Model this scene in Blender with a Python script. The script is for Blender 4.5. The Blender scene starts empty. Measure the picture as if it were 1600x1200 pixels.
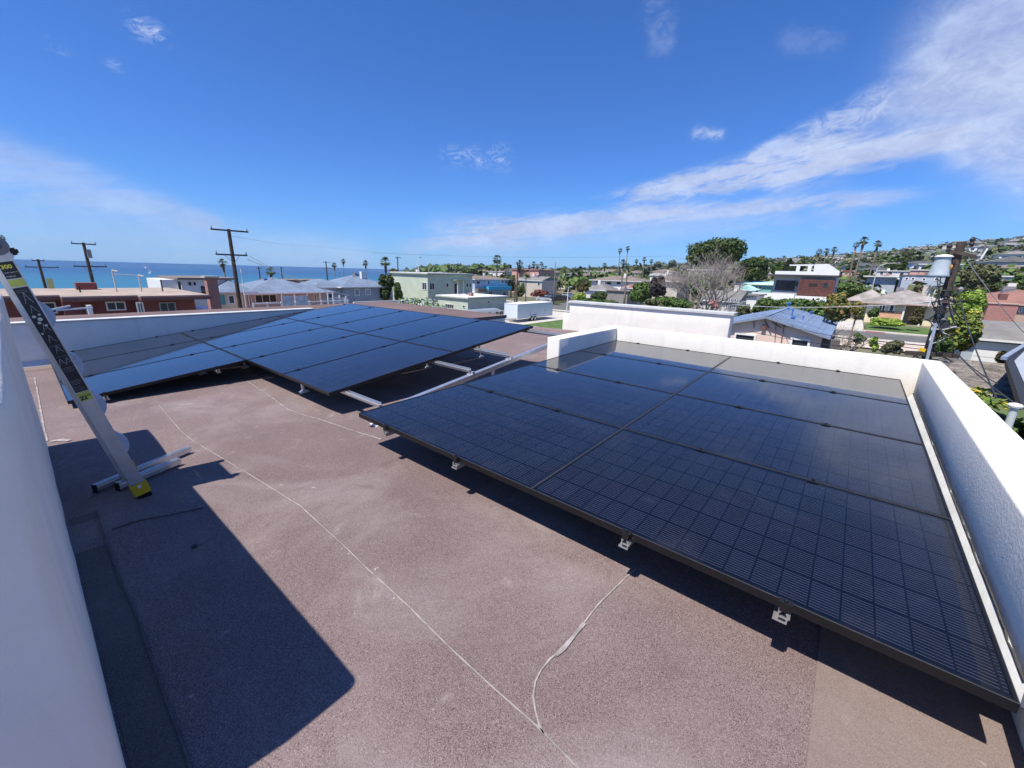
import bpy, bmesh, math, random
import numpy as np
from mathutils import Vector, Matrix
random.seed(7); rng=np.random.default_rng(7)
SC=bpy.context.scene; COL=SC.collection
# ------------------------------------------------------------------ camera
FPX=632.27; PITCH=0.26912; ROLL=0.02683; YAW=0.68484
cf=np.array([-math.sin(YAW)*math.cos(PITCH),math.cos(YAW)*math.cos(PITCH),-math.sin(PITCH)])
_r0=np.array([math.cos(YAW),math.sin(YAW),0.]); _u0=np.cross(_r0,cf)
cr=math.cos(ROLL)*_r0+math.sin(ROLL)*_u0; cu=-math.sin(ROLL)*_r0+math.cos(ROLL)*_u0
cd=bpy.data.cameras.new('camera'); cam=bpy.data.objects.new('camera',cd); COL.objects.link(cam)
cd.sensor_width=36; cd.lens=36*FPX/1600; cd.clip_start=0.05; cd.clip_end=60000
cam.matrix_world=Matrix(((cr[0],cu[0],-cf[0],0),(cr[1],cu[1],-cf[1],0),(cr[2],cu[2],-cf[2],0),(0,0,0,1)))
SC.camera=cam
# ------------------------------------------------------------------ light: one sun, direction of travel
SUNV=Vector((0.075,0.50,-1.0)).normalized()
sd=bpy.data.lights.new('sun','SUN'); sun=bpy.data.objects.new('sun',sd); COL.objects.link(sun)
sd.energy=5.0; sd.angle=math.radians(0.5); sd.color=(1,.935,.83)
sun.rotation_euler=SUNV.to_track_quat('-Z','Y').to_euler(); sun.location=(-5,-20,40)
SC.view_settings.view_transform='Standard'; SC.view_settings.look='None'
SC.view_settings.exposure=0.40; SC.view_settings.gamma=1; SC.view_settings.use_curve_mapping=False

def ray(px,py):
    d=FPX*cf+(px-800)*cr-(py-600)*cu
    return d/np.linalg.norm(d)
def azel(px,py):
    d=ray(px,py); return math.atan2(d[0],d[1]),math.asin(d[2])
def atD(px,py,D):
    d=ray(px,py); return d*(D/math.hypot(d[0],d[1]))
def onX(px,py,x): d=ray(px,py); return d*(x/d[0])
def onY(px,py,y): d=ray(px,py); return d*(y/d[1])
def onZ(px,py,z): d=ray(px,py); return d*(z/d[2])

# ------------------------------------------------------------------ node helper
class N:
    def __init__(s,tree): s.t=tree; s.n=tree.nodes; s.l=tree.links
    def node(s,typ,**kw):
        x=s.n.new(typ)
        for k,v in kw.items(): setattr(x,k,v)
        return x
    def put(s,sock,v):
        if isinstance(v,bpy.types.NodeSocket): s.l.new(v,sock)
        elif v is not None: sock.default_value=v
    def m(s,op,a,b=None,c=None,clamp=False):
        x=s.node('ShaderNodeMath',operation=op); x.use_clamp=clamp
        s.put(x.inputs[0],a)
        if b is not None: s.put(x.inputs[1],b)
        if c is not None: s.put(x.inputs[2],c)
        return x.outputs[0]
    def mix(s,f,a,b,blend='MIX'):
        x=s.node('ShaderNodeMix',data_type='RGBA',blend_type=blend)
        s.put(x.inputs[0],f); s.put(x.inputs[6],a); s.put(x.inputs[7],b)
        return x.outputs[2]
    def comb(s,x,y,z):
        c=s.node('ShaderNodeCombineXYZ'); s.put(c.inputs[0],x); s.put(c.inputs[1],y); s.put(c.inputs[2],z); return c.outputs[0]
    def noise(s,vec,scale,detail=3,rough=.55,dist=0.0):
        x=s.node('ShaderNodeTexNoise'); s.put(x.inputs['Vector'],vec)
        x.inputs['Scale'].default_value=scale; x.inputs['Detail'].default_value=detail
        x.inputs['Roughness'].default_value=rough; x.inputs['Distortion'].default_value=dist
        return x.outputs[0]
    def ramp(s,f,lo,hi,smooth=True):
        x=s.node('ShaderNodeMapRange'); x.interpolation_type='SMOOTHSTEP' if smooth else 'LINEAR'
        s.put(x.inputs[0],f); s.put(x.inputs[1],lo); s.put(x.inputs[2],hi)
        return x.outputs[0]

# ------------------------------------------------------------------ world: Nishita sky with high cloud
W=bpy.data.worlds.new('World'); SC.world=W; W.use_nodes=True
wt=W.node_tree; wt.nodes.clear(); n=N(wt)
sky=n.node('ShaderNodeTexSky'); sky.sky_type='NISHITA'; sky.sun_disc=False
sky.sun_elevation=math.asin(-SUNV.z); sky.sun_rotation=math.atan2(-SUNV.x,-SUNV.y)%(2*math.pi)
sky.altitude=0; sky.air_density=1.0; sky.dust_density=0.25; sky.ozone_density=5.0
tc=n.node('ShaderNodeTexCoord'); sep=n.node('ShaderNodeSeparateXYZ'); n.l.new(tc.outputs['Generated'],sep.inputs[0])
X,Y,Z=sep.outputs
AZ=n.m('ARCTAN2',X,Y); EL=n.m('ARCSINE',Z)
vec=n.comb(n.m('MULTIPLY',AZ,1.0),n.m('MULTIPLY',EL,1.0),0.0)
# streak noise, stretched along the wind (nearly level)
v1=n.comb(n.m('ADD',n.m('MULTIPLY',AZ,2.6),n.m('MULTIPLY',EL,1.2)),n.m('SUBTRACT',n.m('MULTIPLY',EL,15.0),n.m('MULTIPLY',AZ,2.4)),3.1)
st=n.m('ADD',n.m('MULTIPLY',n.noise(v1,1.5,9,.62,.5),.6),n.m('MULTIPLY',n.noise(n.comb(n.m('ADD',n.m('MULTIPLY',AZ,9.0),n.m('MULTIPLY',EL,4.0)),n.m('SUBTRACT',n.m('MULTIPLY',EL,42.0),n.m('MULTIPLY',AZ,7.0)),1.3),1.6,8,.68,1.1),.4))
bl=n.m('ADD',n.m('MULTIPLY',n.noise(n.comb(n.m('MULTIPLY',AZ,4.0),n.m('MULTIPLY',EL,7.0),8.7),1.6,8,.6,.35),.6),n.m('MULTIPLY',n.noise(n.comb(n.m('MULTIPLY',AZ,16.0),n.m('MULTIPLY',EL,26.0),2.7),1.8,8,.7,.9),.4))
def seg(p0,p1,w0,w1,skew=0):
    """soft streak between two directions (azimuth, elevation)"""
    a0,e0=azel(*p0); a1,e1=azel(*p1)
    L2=(a1-a0)**2+(e1-e0)**2
    t=n.m('DIVIDE',n.m('ADD',n.m('MULTIPLY',n.m('SUBTRACT',AZ,a0),a1-a0),n.m('MULTIPLY',n.m('SUBTRACT',EL,e0),e1-e0)),L2,clamp=True)
    dx=n.m('SUBTRACT',n.m('SUBTRACT',AZ,a0),n.m('MULTIPLY',t,a1-a0))
    dy=n.m('SUBTRACT',n.m('SUBTRACT',EL,e0),n.m('MULTIPLY',t,e1-e0))
    d=n.m('SQRT',n.m('ADD',n.m('MULTIPLY',dx,dx),n.m('MULTIPLY',dy,dy)))
    w=n.m('ADD',n.m('MULTIPLY',t,math.radians(w1-w0)),math.radians(w0))
    q=n.m('DIVIDE',d,w)
    e=n.m('EXPONENT',n.m('MULTIPLY',n.m('MULTIPLY',q,q),-.75))
    if skew: e=n.m('MULTIPLY',e,n.m('MULTIPLY',n.ramp(t,0.0,skew),n.ramp(t,1.0,.78)))
    return e
def cover(field,nz,thr,gain,amp):
    """clump: mask field broken by noise"""
    f=n.m('MULTIPLY',field,n.m('ADD',1.0,n.m('MULTIPLY',n.m('SUBTRACT',nz,0.51),amp*2.1)))
    f=n.m('MULTIPLY',n.ramp(f,.12+thr*.3,1.15+thr*.3),gain)
    return f
parts=[]
pn=n.noise(n.comb(n.m('MULTIPLY',AZ,30.0),n.m('MULTIPLY',EL,52.0),4.2),1.0,9,.72,1.6)
def puff(p0,p1,w0,w1,gain,lo=.44,hi=.66): parts.append(n.m('MULTIPLY',n.m('MULTIPLY',seg(p0,p1,w0,w1),n.ramp(pn,lo,hi)),gain))
def add(field,nz,thr,gain,amp): parts.append(cover(field,nz,thr,gain,amp))
add(seg((850,318),(1400,228),.6,2.0,.5),st,-.2,.85,3.6)
add(seg((1230,243),(1580,205),1.7,.9,.2),st,-.2,.9,2.4)
add(seg((1180,245),(1360,170),.7,1.7),bl,-.1,.7,3.4)
add(seg((620,375),(1140,312),1.5,1.3,.3),st,-.1,.55,3.4)
add(seg((880,338),(1540,294),.8,.8,.4),st,-.1,.62,2.6)
add(seg((690,372),(1300,330),2.2,2.0),st,-.4,.36,2.2)
add(seg((640,385),(900,350),1.6,1.6),st,.1,.34,3.6)
add(seg((1090,282),(1395,262),.35,.35),st,.2,.30,3.2)
add(seg((-160,200),(330,350),2.6,1.0),st,-.3,.42,1.6)
add(seg((-60,335),(560,400),3.0,1.6),st,-.3,.26,1.6)
add(seg((1530,70),(2200,-60),4.6,15.0),bl,-.35,.74,.9)
add(seg((1450,150),(1950,120),3.0,8.0),bl,-.35,.66,.9)
add(seg((1520,235),(1900,240),1.4,4.0),bl,-.2,.50,2.0)
puff((222,42),(246,52),.75,.6,.75)
puff((82,70),(98,78),.5,.4,.5)
puff((179,103),(185,106),.4,.35,.5)
add(seg((1022,0),(1036,55),1.4,1.6),bl,.1,.18,3.0)
add(seg((1235,58),(1305,70),1.1,1.1),bl,.2,.13,3.0)
puff((700,244),(785,247),.8,1.1,.6)
puff((1090,208),(1125,210),.5,.4,.6,.40,.6)
# the same thin cirrus goes on round the rest of the sky
rest=n.m('MULTIPLY',n.ramp(n.m('ABSOLUTE',n.m('ADD',AZ,math.radians(38))),math.radians(70),math.radians(110)),n.m('MULTIPLY',n.ramp(st,.52,.75),.35))
parts.append(rest)
tr=None
for p in parts:
    q=n.m('SUBTRACT',1.0,p); tr=q if tr is None else n.m('MULTIPLY',tr,q)
cl=n.m('SUBTRACT',1.0,tr)
skyc=n.mix(1.0,sky.outputs[0],(0.56,1.0,1.70,1),'MULTIPLY')
# lower sky whitens a little in the marine air
low=n.m('MULTIPLY',n.m('POWER',n.m('SUBTRACT',1.0,n.m('MAXIMUM',EL,0.0),clamp=True),14.0),.45)
ccol=n.mix(n.ramp(bl,.35,.7),(5.0,5.8,8.6,1),(7.2,8.4,11.0,1))
full=n.mix(cl,n.mix(low,skyc,(2.6,5.2,11.0,1)),ccol)
bg=n.node('ShaderNodeBackground'); n.l.new(full,bg.inputs[0]); bg.inputs[1].default_value=0.070
ow=n.node('ShaderNodeOutputWorld'); n.l.new(bg.outputs[0],ow.inputs[0])

# ------------------------------------------------------------------ materials
MATS={}
def mat(name,col,rough=.7,metal=0.0,var=.12,scale=6.0,bump=0.0,bscale=60.0,spec=.5,extra=None,coord='Object'):
    if name in MATS: return MATS[name]
    m=bpy.data.materials.new(name); m.use_nodes=True; t=m.node_tree; k=N(t)
    b=t.nodes['Principled BSDF']; b.inputs['Roughness'].default_value=rough; b.inputs['Metallic'].default_value=metal
    b.inputs['Specular IOR Level'].default_value=spec
    c=k.node('ShaderNodeTexCoord').outputs[coord]
    base=(*col,1)
    if var>0:
        a=k.noise(c,scale,5,.6); f=k.ramp(a,.3,.72)
        base=k.mix(f,tuple([x*(1-var) for x in col])+(1,),tuple([min(1,x*(1+var*.7)) for x in col])+(1,))
    if extra: base=extra(k,c,base,b)
    k.put(b.inputs['Base Color'],base)
    if bump>0:
        bn=k.node('ShaderNodeBump'); bn.inputs['Strength'].default_value=min(1,bump); bn.inputs['Distance'].default_value=.01
        k.put(bn.inputs['Height'],k.noise(c,bscale,4,.6)); k.l.new(bn.outputs[0],b.inputs['Normal'])
    MATS[name]=m; return m

# ------------------------------------------------------------------ mesh helper
class MB:
    def __init__(s): s.v=[]; s.f=[]; s.mi=[]
    def quad(s,a,b,c,d,mi=0):
        i=len(s.v); s.v+= [tuple(a),tuple(b),tuple(c),tuple(d)]; s.f.append((i,i+1,i+2,i+3)); s.mi.append(mi)
    def poly(s,pts,mi=0):
        i=len(s.v); s.v+=[tuple(p) for p in pts]; s.f.append(tuple(range(i,i+len(pts)))); s.mi.append(mi)
    def hexa(s,p,mi=0):
        """8 points: bottom ring 0-3 ccw, top ring 4-7"""
        i=len(s.v); s.v+=[tuple(q) for q in p]
        for f in ((3,2,1,0),(4,5,6,7),(0,1,5,4),(1,2,6,5),(2,3,7,6),(3,0,4,7)):
            s.f.append(tuple(i+j for j in f)); s.mi.append(mi)
    def box(s,x0,x1,y0,y1,z0,z1,mi=0):
        s.hexa([(x0,y0,z0),(x1,y0,z0),(x1,y1,z0),(x0,y1,z0),(x0,y0,z1),(x1,y0,z1),(x1,y1,z1),(x0,y1,z1)],mi)
    def obox(s,o,ax,ay,az,mi=0):
        """box from corner o with edge vectors"""
        o=Vector(o);ax=Vector(ax);ay=Vector(ay);az=Vector(az)
        s.hexa([o,o+ax,o+ax+ay,o+ay,o+az,o+ax+az,o+ax+ay+az,o+ay+az],mi)
    def bar(s,a,b,w,h,up=(0,0,1),mi=0):
        a=Vector(a);b=Vector(b);d=(b-a).normalized(); u=Vector(up)
        if abs(d.dot(u))>.95: u=Vector((1,0,0))
        r=d.cross(u).normalized(); u=r.cross(d).normalized()
        s.obox(a-r*w/2-u*h/2,b-a,r*w,u*h,mi) if False else s.hexa([a-r*w/2-u*h/2,a+r*w/2-u*h/2,b+r*w/2-u*h/2,b-r*w/2-u*h/2,a-r*w/2+u*h/2,a+r*w/2+u*h/2,b+r*w/2+u*h/2,b-r*w/2+u*h/2],mi)
    def tube(s,pts,rad,n=8,cap=True,mi=0):
        pts=[Vector(p) for p in pts]
        if not hasattr(rad,'__len__'): rad=[rad]*len(pts)
        base=len(s.v); ref=None
        for i,p in enumerate(pts):
            d=(pts[min(i+1,len(pts)-1)]-pts[max(i-1,0)]).normalized()
            if ref is None: ref=Vector((0,0,1)) if abs(d.z)<.9 else Vector((1,0,0))
            r=d.cross(ref).normalized(); u=r.cross(d).normalized(); ref=u
            for k in range(n):
                a=2*math.pi*k/n; s.v.append(tuple(p+(r*math.cos(a)+u*math.sin(a))*rad[i]))
        for i in range(len(pts)-1):
            for k in range(n):
                a=base+i*n+k; b=base+i*n+(k+1)%n
                s.f.append((a,b,b+n,a+n)); s.mi.append(mi)
        if cap:
            s.f.append(tuple(base+k for k in range(n))[::-1]); s.mi.append(mi)
            e=base+(len(pts)-1)*n; s.f.append(tuple(e+k for k in range(n))); s.mi.append(mi)
    def lathe(s,c,prof,n=16,mi=0):
        s.tube([(c[0],c[1],c[2]+z) for r,z in prof],[r for r,z in prof],n,True,mi)
    def mesh(s,name,mats,smooth=False):
        me=bpy.data.meshes.new(name); me.from_pydata(s.v,[],s.f)
        if not isinstance(mats,(list,tuple)): mats=[mats]
        for m in mats: me.materials.append(m)
        if len(mats)>1: me.polygons.foreach_set('material_index',s.mi)
        if smooth: me.polygons.foreach_set('use_smooth',[True]*len(me.polygons))
        me.update(); return me
    def build(s,name,mats,parent=None,smooth=False,label=None,kind=None,bevel=0):
        me=s.mesh(name,mats,smooth)
        bm=bmesh.new(); bm.from_mesh(me)
        if bevel>0:
            bmesh.ops.bevel(bm,geom=bm.edges[:],offset=bevel,segments=2,affect='EDGES',clamp_overlap=True)
        bmesh.ops.recalc_face_normals(bm,faces=bm.faces); bm.to_mesh(me); bm.free()
        o=bpy.data.objects.new(name,me); COL.objects.link(o)
        if parent: o.parent=parent
        if label: o['label']=label
        if kind: o['kind']=kind
        return o
def raw(name,me,parent=None,label=None,kind=None):
    o=bpy.data.objects.new(name,me); COL.objects.link(o)
    if parent: o.parent=parent
    if label: o['label']=label
    if kind: o['kind']=kind
    return o
def tag(o,label,cat,group=None):
    o['label']=label; o['category']=cat
    if group: o['group']=group
    return o
def thing(name,label,cat,loc=(0,0,0),group=None):
    o=bpy.data.objects.new(name,None); COL.objects.link(o); o.empty_display_size=.2
    o.location=loc; return tag(o,label,cat,group)
def copy_tree(o,parent=None):
    c=o.copy(); COL.objects.link(c); c.parent=parent
    for ch in list(o.children): copy_tree(ch,c)
    return c
def fastmesh(name,verts,faces_flat,per,mat_):
    """numpy mesh: verts (n,3), faces flat index array, per = corners per face"""
    me=bpy.data.meshes.new(name); nv=len(verts); nf=len(faces_flat)//per
    me.vertices.add(nv); me.vertices.foreach_set('co',np.asarray(verts,np.float32).ravel())
    me.loops.add(nf*per); me.loops.foreach_set('vertex_index',np.asarray(faces_flat,np.int32))
    me.polygons.add(nf); me.polygons.foreach_set('loop_start',np.arange(0,nf*per,per,dtype=np.int32))
    me.polygons.foreach_set('loop_total',np.full(nf,per,np.int32))
    for m in (mat_ if isinstance(mat_,(list,tuple)) else [mat_]): me.materials.append(m)
    me.update(calc_edges=True); return me
# ================================================================== OUR ROOF
def roofz(x,y=0):
    xs=[-60,-10.3,-6,-4.3,-3.0,60]; zs=[-1.68,-1.675,-1.56,-1.545,-1.447,-1.447]
    return float(np.interp(x,xs,zs))
def rz(px,py,dz=0.0):
    """pixel -> point on the roof surface"""
    z=-1.45
    for _ in range(8):
        p=onZ(px,py,z); z=roofz(p[0],p[1])
    return Vector((p[0],p[1],roofz(p[0])+dz))

def speckle(k,c,base,b):
    g=k.node('ShaderNodeTexVoronoi'); k.put(g.inputs['Vector'],c); g.inputs['Scale'].default_value=460
    sepc=k.node('ShaderNodeSeparateColor'); k.put(sepc.inputs[0],g.outputs['Color'])
    r=sepc.outputs[0]
    base=k.mix(k.m('MULTIPLY',k.ramp(r,.76,.97),.62),base,(.50,.42,.41,1))
    wide=k.noise(c,.35,4,.6,.4); base=k.mix(k.m('MULTIPLY',k.ramp(wide,.40,.62),.22),base,(.10,.068,.066,1))
    base=k.mix(k.ramp(sepc.outputs[1],.70,.9),base,(.06,.038,.036,1))
    big=k.noise(c,.9,6,.65,.6)
    base=k.mix(k.m('MULTIPLY',k.ramp(big,.46,.70),.46),base,(.32,.275,.27,1))
    med=k.noise(c,3.3,7,.7,.8)
    base=k.mix(k.m('MULTIPLY',k.ramp(med,.58,.74),.5),base,(.40,.36,.355,1))
    base=k.mix(k.m('MULTIPLY',k.ramp(med,.44,.30),.28),base,(.10,.068,.066,1))
    spot=k.noise(c,11,4,.6,.3)
    base=k.mix(k.m('MULTIPLY',k.ramp(spot,.70,.76),.7),base,(.55,.52,.51,1))
    b.inputs['Roughness'].default_value=.9
    bn=k.node('ShaderNodeBump'); bn.inputs['Strength'].default_value=.55; bn.inputs['Distance'].default_value=.004
    k.put(bn.inputs['Height'],k.m('ADD',r,k.m('MULTIPLY',k.noise(c,30,4,.6),2.2))); k.l.new(bn.outputs[0],b.inputs['Normal'])
    return base
M_cap=mat('granule_cap_sheet',(.205,.148,.145),extra=speckle,var=.10,scale=1.3)
def speckle2(k,c,base,b): return k.mix(.62,speckle(k,c,base,b),(.205,.16,.142,1))
M_cap2=mat('tan_cap_sheet',(.25,.195,.175),extra=speckle2,var=.10,scale=2.0)
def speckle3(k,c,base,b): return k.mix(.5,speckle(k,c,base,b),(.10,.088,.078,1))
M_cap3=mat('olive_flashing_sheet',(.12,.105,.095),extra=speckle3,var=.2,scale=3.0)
M_seam=mat('weathered_bitumen_seam',(.33,.30,.29),rough=.9,var=.35,scale=14,bump=.5,bscale=80)
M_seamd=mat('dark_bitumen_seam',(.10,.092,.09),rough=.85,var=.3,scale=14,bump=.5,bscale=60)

def stain(k,c,base,b):
    # rain runs and grime on stucco
    s=k.node('ShaderNodeMapping'); s.inputs['Scale'].default_value=(5,5,.7); k.put(s.inputs[0],c)
    r=k.noise(s.outputs[0],1.6,6,.65,.4)
    base=k.mix(k.m('MULTIPLY',k.ramp(r,.48,.74),.22),base,(.52,.49,.42,1))
    r2=k.noise(c,2.2,7,.7,.6)
    return k.mix(k.m('MULTIPLY',k.ramp(r2,.56,.75),.16),base,(.58,.56,.50,1))
M_stucco=mat('white_stucco',(.80,.765,.69),rough=.88,var=.05,scale=3,bump=.28,bscale=60,extra=stain)
M_flash=mat('painted_metal_flashing',(.58,.59,.58),rough=.5,var=.12,scale=5,bump=.2,bscale=20)

bld=thing('stucco_building','white stucco building whose flat granule covered roof carries the solar panels','building',(-4.6,5,-7))
BL=Vector((-4.6,5,-7))
def P(o):  # parent keeping world placement (parts modelled in world coordinates)
    o.parent=bld; o.location=-BL; return o
# roof membrane: one gently dished sheet
xs=[-10.2,-9,-8,-7,-6,-5.2,-4.8,-4.3,-3.9,-3.5,-3.0,-2.2,-1,0,.88]; ys=[-5,-3,-1.5,0,1.5,3,4.5,6,7.5,9,10.15]
m=MB()
for i in range(len(xs)-1):
    for j in range(len(ys)-1):
        a,b_=xs[i],xs[i+1]; c,d_=ys[j],ys[j+1]
        m.quad((a,c,roofz(a)),(b_,c,roofz(b_)),(b_,d_,roofz(b_)),(a,d_,roofz(a)))
P(m.build('roof_membrane',M_cap,label='speckled reddish brown cap sheet of the roof'))
m=MB(); m.box(-10.2,.88,-5,10.12,-7.0,-1.70); P(m.build('building_wall',M_stucco))
m=MB(); m.box(-10.2,-3.1,10.12,10.20,-1.95,-1.60); m.box(-3.1,.88,10.12,10.20,-1.75,-1.465); P(m.build('roof_edge_trim',M_flash))
def ribbon(pts,w,dz,mt,name,label=None,jit=.35,h=.004):
    """narrow raised strip following the roof"""
    v=[]; 
    fine=[]
    for a,b_ in zip(pts[:-1],pts[1:]):
        L=(b_-a).length; k=max(1,int(L/.09))
        for i in range(k): fine.append(a.lerp(b_,i/k))
    fine.append(pts[-1]); m=MB(); L=[];R=[]
    for i,p in enumerate(fine):
        d=(fine[min(i+1,len(fine)-1)]-fine[max(i-1,0)]); d.z=0; d.normalize()
        nrm=Vector((-d.y,d.x,0)); ww=w*(1+jit*random.uniform(-1,1)); off=nrm*(w*.22*random.uniform(-1,1))
        zz=roofz(p.x)+dz
        L.append(Vector((p.x,p.y,zz))+off+nrm*ww/2); R.append(Vector((p.x,p.y,zz))+off-nrm*ww/2)
    for i in range(len(fine)-1):
        m.quad(L[i],R[i],R[i+1],L[i+1])
        m.quad(L[i]-Vector((0,0,h)),L[i],L[i+1],L[i+1]-Vector((0,0,h)))
        m.quad(R[i],R[i]-Vector((0,0,h)),R[i+1]-Vector((0,0,h)),R[i+1])
    return P(m.build(name,mt,label=label))
sm=lambda lst:[rz(*p) for p in lst]
ribbon(sm([(248,633),(285,676),(298,686),(360,724),(400,748),(470,792),(540,856),(570,886),(640,950),(700,1010),(770,1075),(830,1128),(845,1142),(870,1168),(905,1203),(960,1260)]),.005,.005,M_seam,'seam','long pale lap seam running down the middle of the roof')
ribbon(sm([(386,596),(420,618),(450,640),(498,655),(560,676),(596,687)]),.008,.005,M_seam,'seam','short pale lap seam near the gap between the arrays')
ribbon(sm([(993,890),(962,918),(935,945),(918,966),(905,985),(885,1010),(860,1030),(845,1048),(836,1066),(833,1090),(836,1112),(843,1135),(850,1148)]),.006,.005,M_seam,'seam','curved pale lap seam starting under the front array')
ribbon(sm([(912,975),(900,990),(880,1015),(868,1026)]),.015,.0075,M_seam,'sealant_patch','grey sealant smear on the curved seam',jit=.3)
ribbon(sm([(54,590),(60,620),(66,655),(74,690)]),.012,.006,M_seam,'seam','pale seam at the foot of the tall parapet')
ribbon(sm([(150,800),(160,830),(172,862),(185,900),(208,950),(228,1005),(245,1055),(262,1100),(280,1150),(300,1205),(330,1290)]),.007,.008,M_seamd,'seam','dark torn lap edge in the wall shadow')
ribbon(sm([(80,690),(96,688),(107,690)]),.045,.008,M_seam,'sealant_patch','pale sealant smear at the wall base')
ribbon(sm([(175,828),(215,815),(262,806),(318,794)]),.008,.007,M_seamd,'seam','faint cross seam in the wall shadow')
ribbon(sm([(660,634),(640,636),(612,650)]),.01,.006,M_seam,'seam')
# lighter sheet along the east parapet, olive sheet along the tall parapet, tan strip below the sea side parapet
m=MB(); m.box(.16,.78,-2.5,6.3,roofz(1)+.001,roofz(1)+.005); P(m.build('roof_sheet',M_cap2,label='lighter tan strip of cap sheet along the right parapet'))
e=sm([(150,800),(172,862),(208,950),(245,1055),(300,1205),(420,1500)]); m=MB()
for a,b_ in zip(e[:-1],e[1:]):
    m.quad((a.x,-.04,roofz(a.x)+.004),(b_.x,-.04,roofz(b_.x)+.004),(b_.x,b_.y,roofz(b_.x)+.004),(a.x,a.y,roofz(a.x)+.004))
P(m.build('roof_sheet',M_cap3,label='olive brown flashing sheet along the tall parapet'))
m=MB(); m.quad((-10,-.6,roofz(-10)+.004),(-9.55,-.6,roofz(-9.55)+.004),(-9.55,8,roofz(-9.55)+.004),(-10,8,roofz(-10)+.004)); P(m.build('roof_sheet',M_cap2,label='tan strip of cap sheet at the sea side parapet'))
# parapets -----------------------------------------------------------
def soft_wall(name,x0,x1,y0,y1,z0,z1,label,bev=.015,wob=.0025,tilt=None):
    bm=bmesh.new()
    nx=max(1,int(abs(x1-x0)/.25)); ny=max(1,int(abs(y1-y0)/.25)); nz=max(1,int(abs(z1-z0)/.25))
    bmesh.ops.create_cube(bm,size=1)
    for v in bm.verts:
        v.co=Vector((x0+(v.co.x+.5)*(x1-x0),y0+(v.co.y+.5)*(y1-y0),z0+(v.co.z+.5)*(z1-z0)))
    if tilt:
        for v in bm.verts: tilt(v)
    bmesh.ops.bevel(bm,geom=bm.edges[:],offset=bev,segments=3,affect='EDGES',profile=.5)
    for cnt,axis in ((nx,0),(ny,1),(nz,2)):
        lo,hi=((x0,x1),(y0,y1),(z0,z1))[axis]
        for i in range(1,cnt):
            co=[0,0,0]; co[axis]=lo+(hi-lo)*i/cnt; no=[0,0,0]; no[axis]=1
            bmesh.ops.bisect_plane(bm,geom=bm.verts[:]+bm.edges[:]+bm.faces[:],plane_co=co,plane_no=no)
    from mathutils import noise as mn
    for v in bm.verts:
        nv=mn.noise_vector(v.co*2.1); v.co+=nv*wob
    bmesh.ops.recalc_face_normals(bm,faces=bm.faces)
    me=bpy.data.meshes.new(name); bm.to_mesh(me); bm.free(); me.materials.append(M_stucco)
    me.polygons.foreach_set('use_smooth',[True]*len(me.polygons))
    o=raw(name,me,label=label); return P(o)
soft_wall('parapet',-5.12,-1.20,-.33,-.05,-1.75,-.25,'tall white parapet on the left, in shade',bev=.035,wob=.008)
soft_wall('parapet',-10.22,-10.0,-6,4.6,-1.9,-.985,'low white parapet on the sea side')
soft_wall('parapet',-3.15,.90,6.36,6.58,-1.75,-.843,'cream lit parapet behind the front array')
def tl(v):
    if v.co.x<.8: v.co.x=.655+(v.co.y-2.3)*.0175
soft_wall('parapet',.7,.90,-4.5,6.357,-1.215,-.838,'white right hand parapet with its wide sunlit top',tilt=tl)
m=MB(); m.hexa([(.59,-4.4,-1.75),(.88,-4.4,-1.75),(.88,6.35,-1.75),(.775,6.35,-1.75),(.59,-4.4,-1.22),(.88,-4.4,-1.22),(.88,6.35,-1.22),(.775,6.35,-1.22)]); P(m.build('parapet_base',M_stucco))
soft_wall('parapet',-3.15,-2.95,4.60,6.357,-1.75,-.847,'short stub of white parapet beside the front array')
soft_wall('parapet',-6.2,-2.02,10.1,10.42,-1.9,-.80,'white parapet block at the far end of the roof')
m=MB(); m.box(-6.24,-1.96,10.06,10.46,-.798,-.74); P(m.build('parapet_cap',M_flash,bevel=.006,label='pale metal cap of the far parapet block'))
soft_wall('parapet',-6.42,-6.205,10.12,10.40,-1.9,-1.12,'lower step beside the far parapet block')
m=MB(); m.box(-10.23,-9.985,-6,4.6,-.983,-.962); P(m.build('parapet_cap',M_flash,bevel=.004,label='blue grey metal cap of the sea side parapet'))
# angled base flashing
def flash(x,dx):
    m=MB(); y=1.8
    while y<6.3:
        w=min(3.05,6.3-y); xa=.655+(y-2.3)*.0175; xb=.655+(y+w-2.3)*.0175
        m.hexa([(xa-.058,y,-1.29),(xa+.02,y,-1.29),(xb+.02,y+w-.008,-1.29),(xb-.058,y+w-.008,-1.29),(xa-.0035,y,-1.205),(xa+.012,y,-1.205),(xb+.012,y+w-.008,-1.205),(xb-.0035,y+w-.008,-1.205)]); y+=w
    return m
P(flash(0,0).build('base_flashing',mat('chalky_painted_flashing',(.74,.76,.77),rough=.8,var=.12,scale=4,bump=.2,bscale=30)))
m=MB(); y=1.8; pz_=-1.2; k0=0
while y<6.28:
    y2=y+random.uniform(.05,.11); nz_=-1.2+random.uniform(-.008,.008); xa=.655+(y-2.3)*.0175-.0045; xb=.655+(y2-2.3)*.0175-.0045
    m.bar((xa,y,pz_),(xb,y2,nz_),.006,random.uniform(.003,.008)); pz_=nz_; y=y2
P(m.build('crack',mat('dark_crack',(.06,.055,.05),rough=.9,var=.2),kind='stuff',label='irregular dark crack above the base flashing of the right parapet'))
m=MB(); m.quad((-9.93,-6,-1.66),(-9.93,7.4,-1.66),(-9.99,7.4,-1.58),(-9.99,-6,-1.58)); P(m.build('base_flashing',M_flash))

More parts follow.
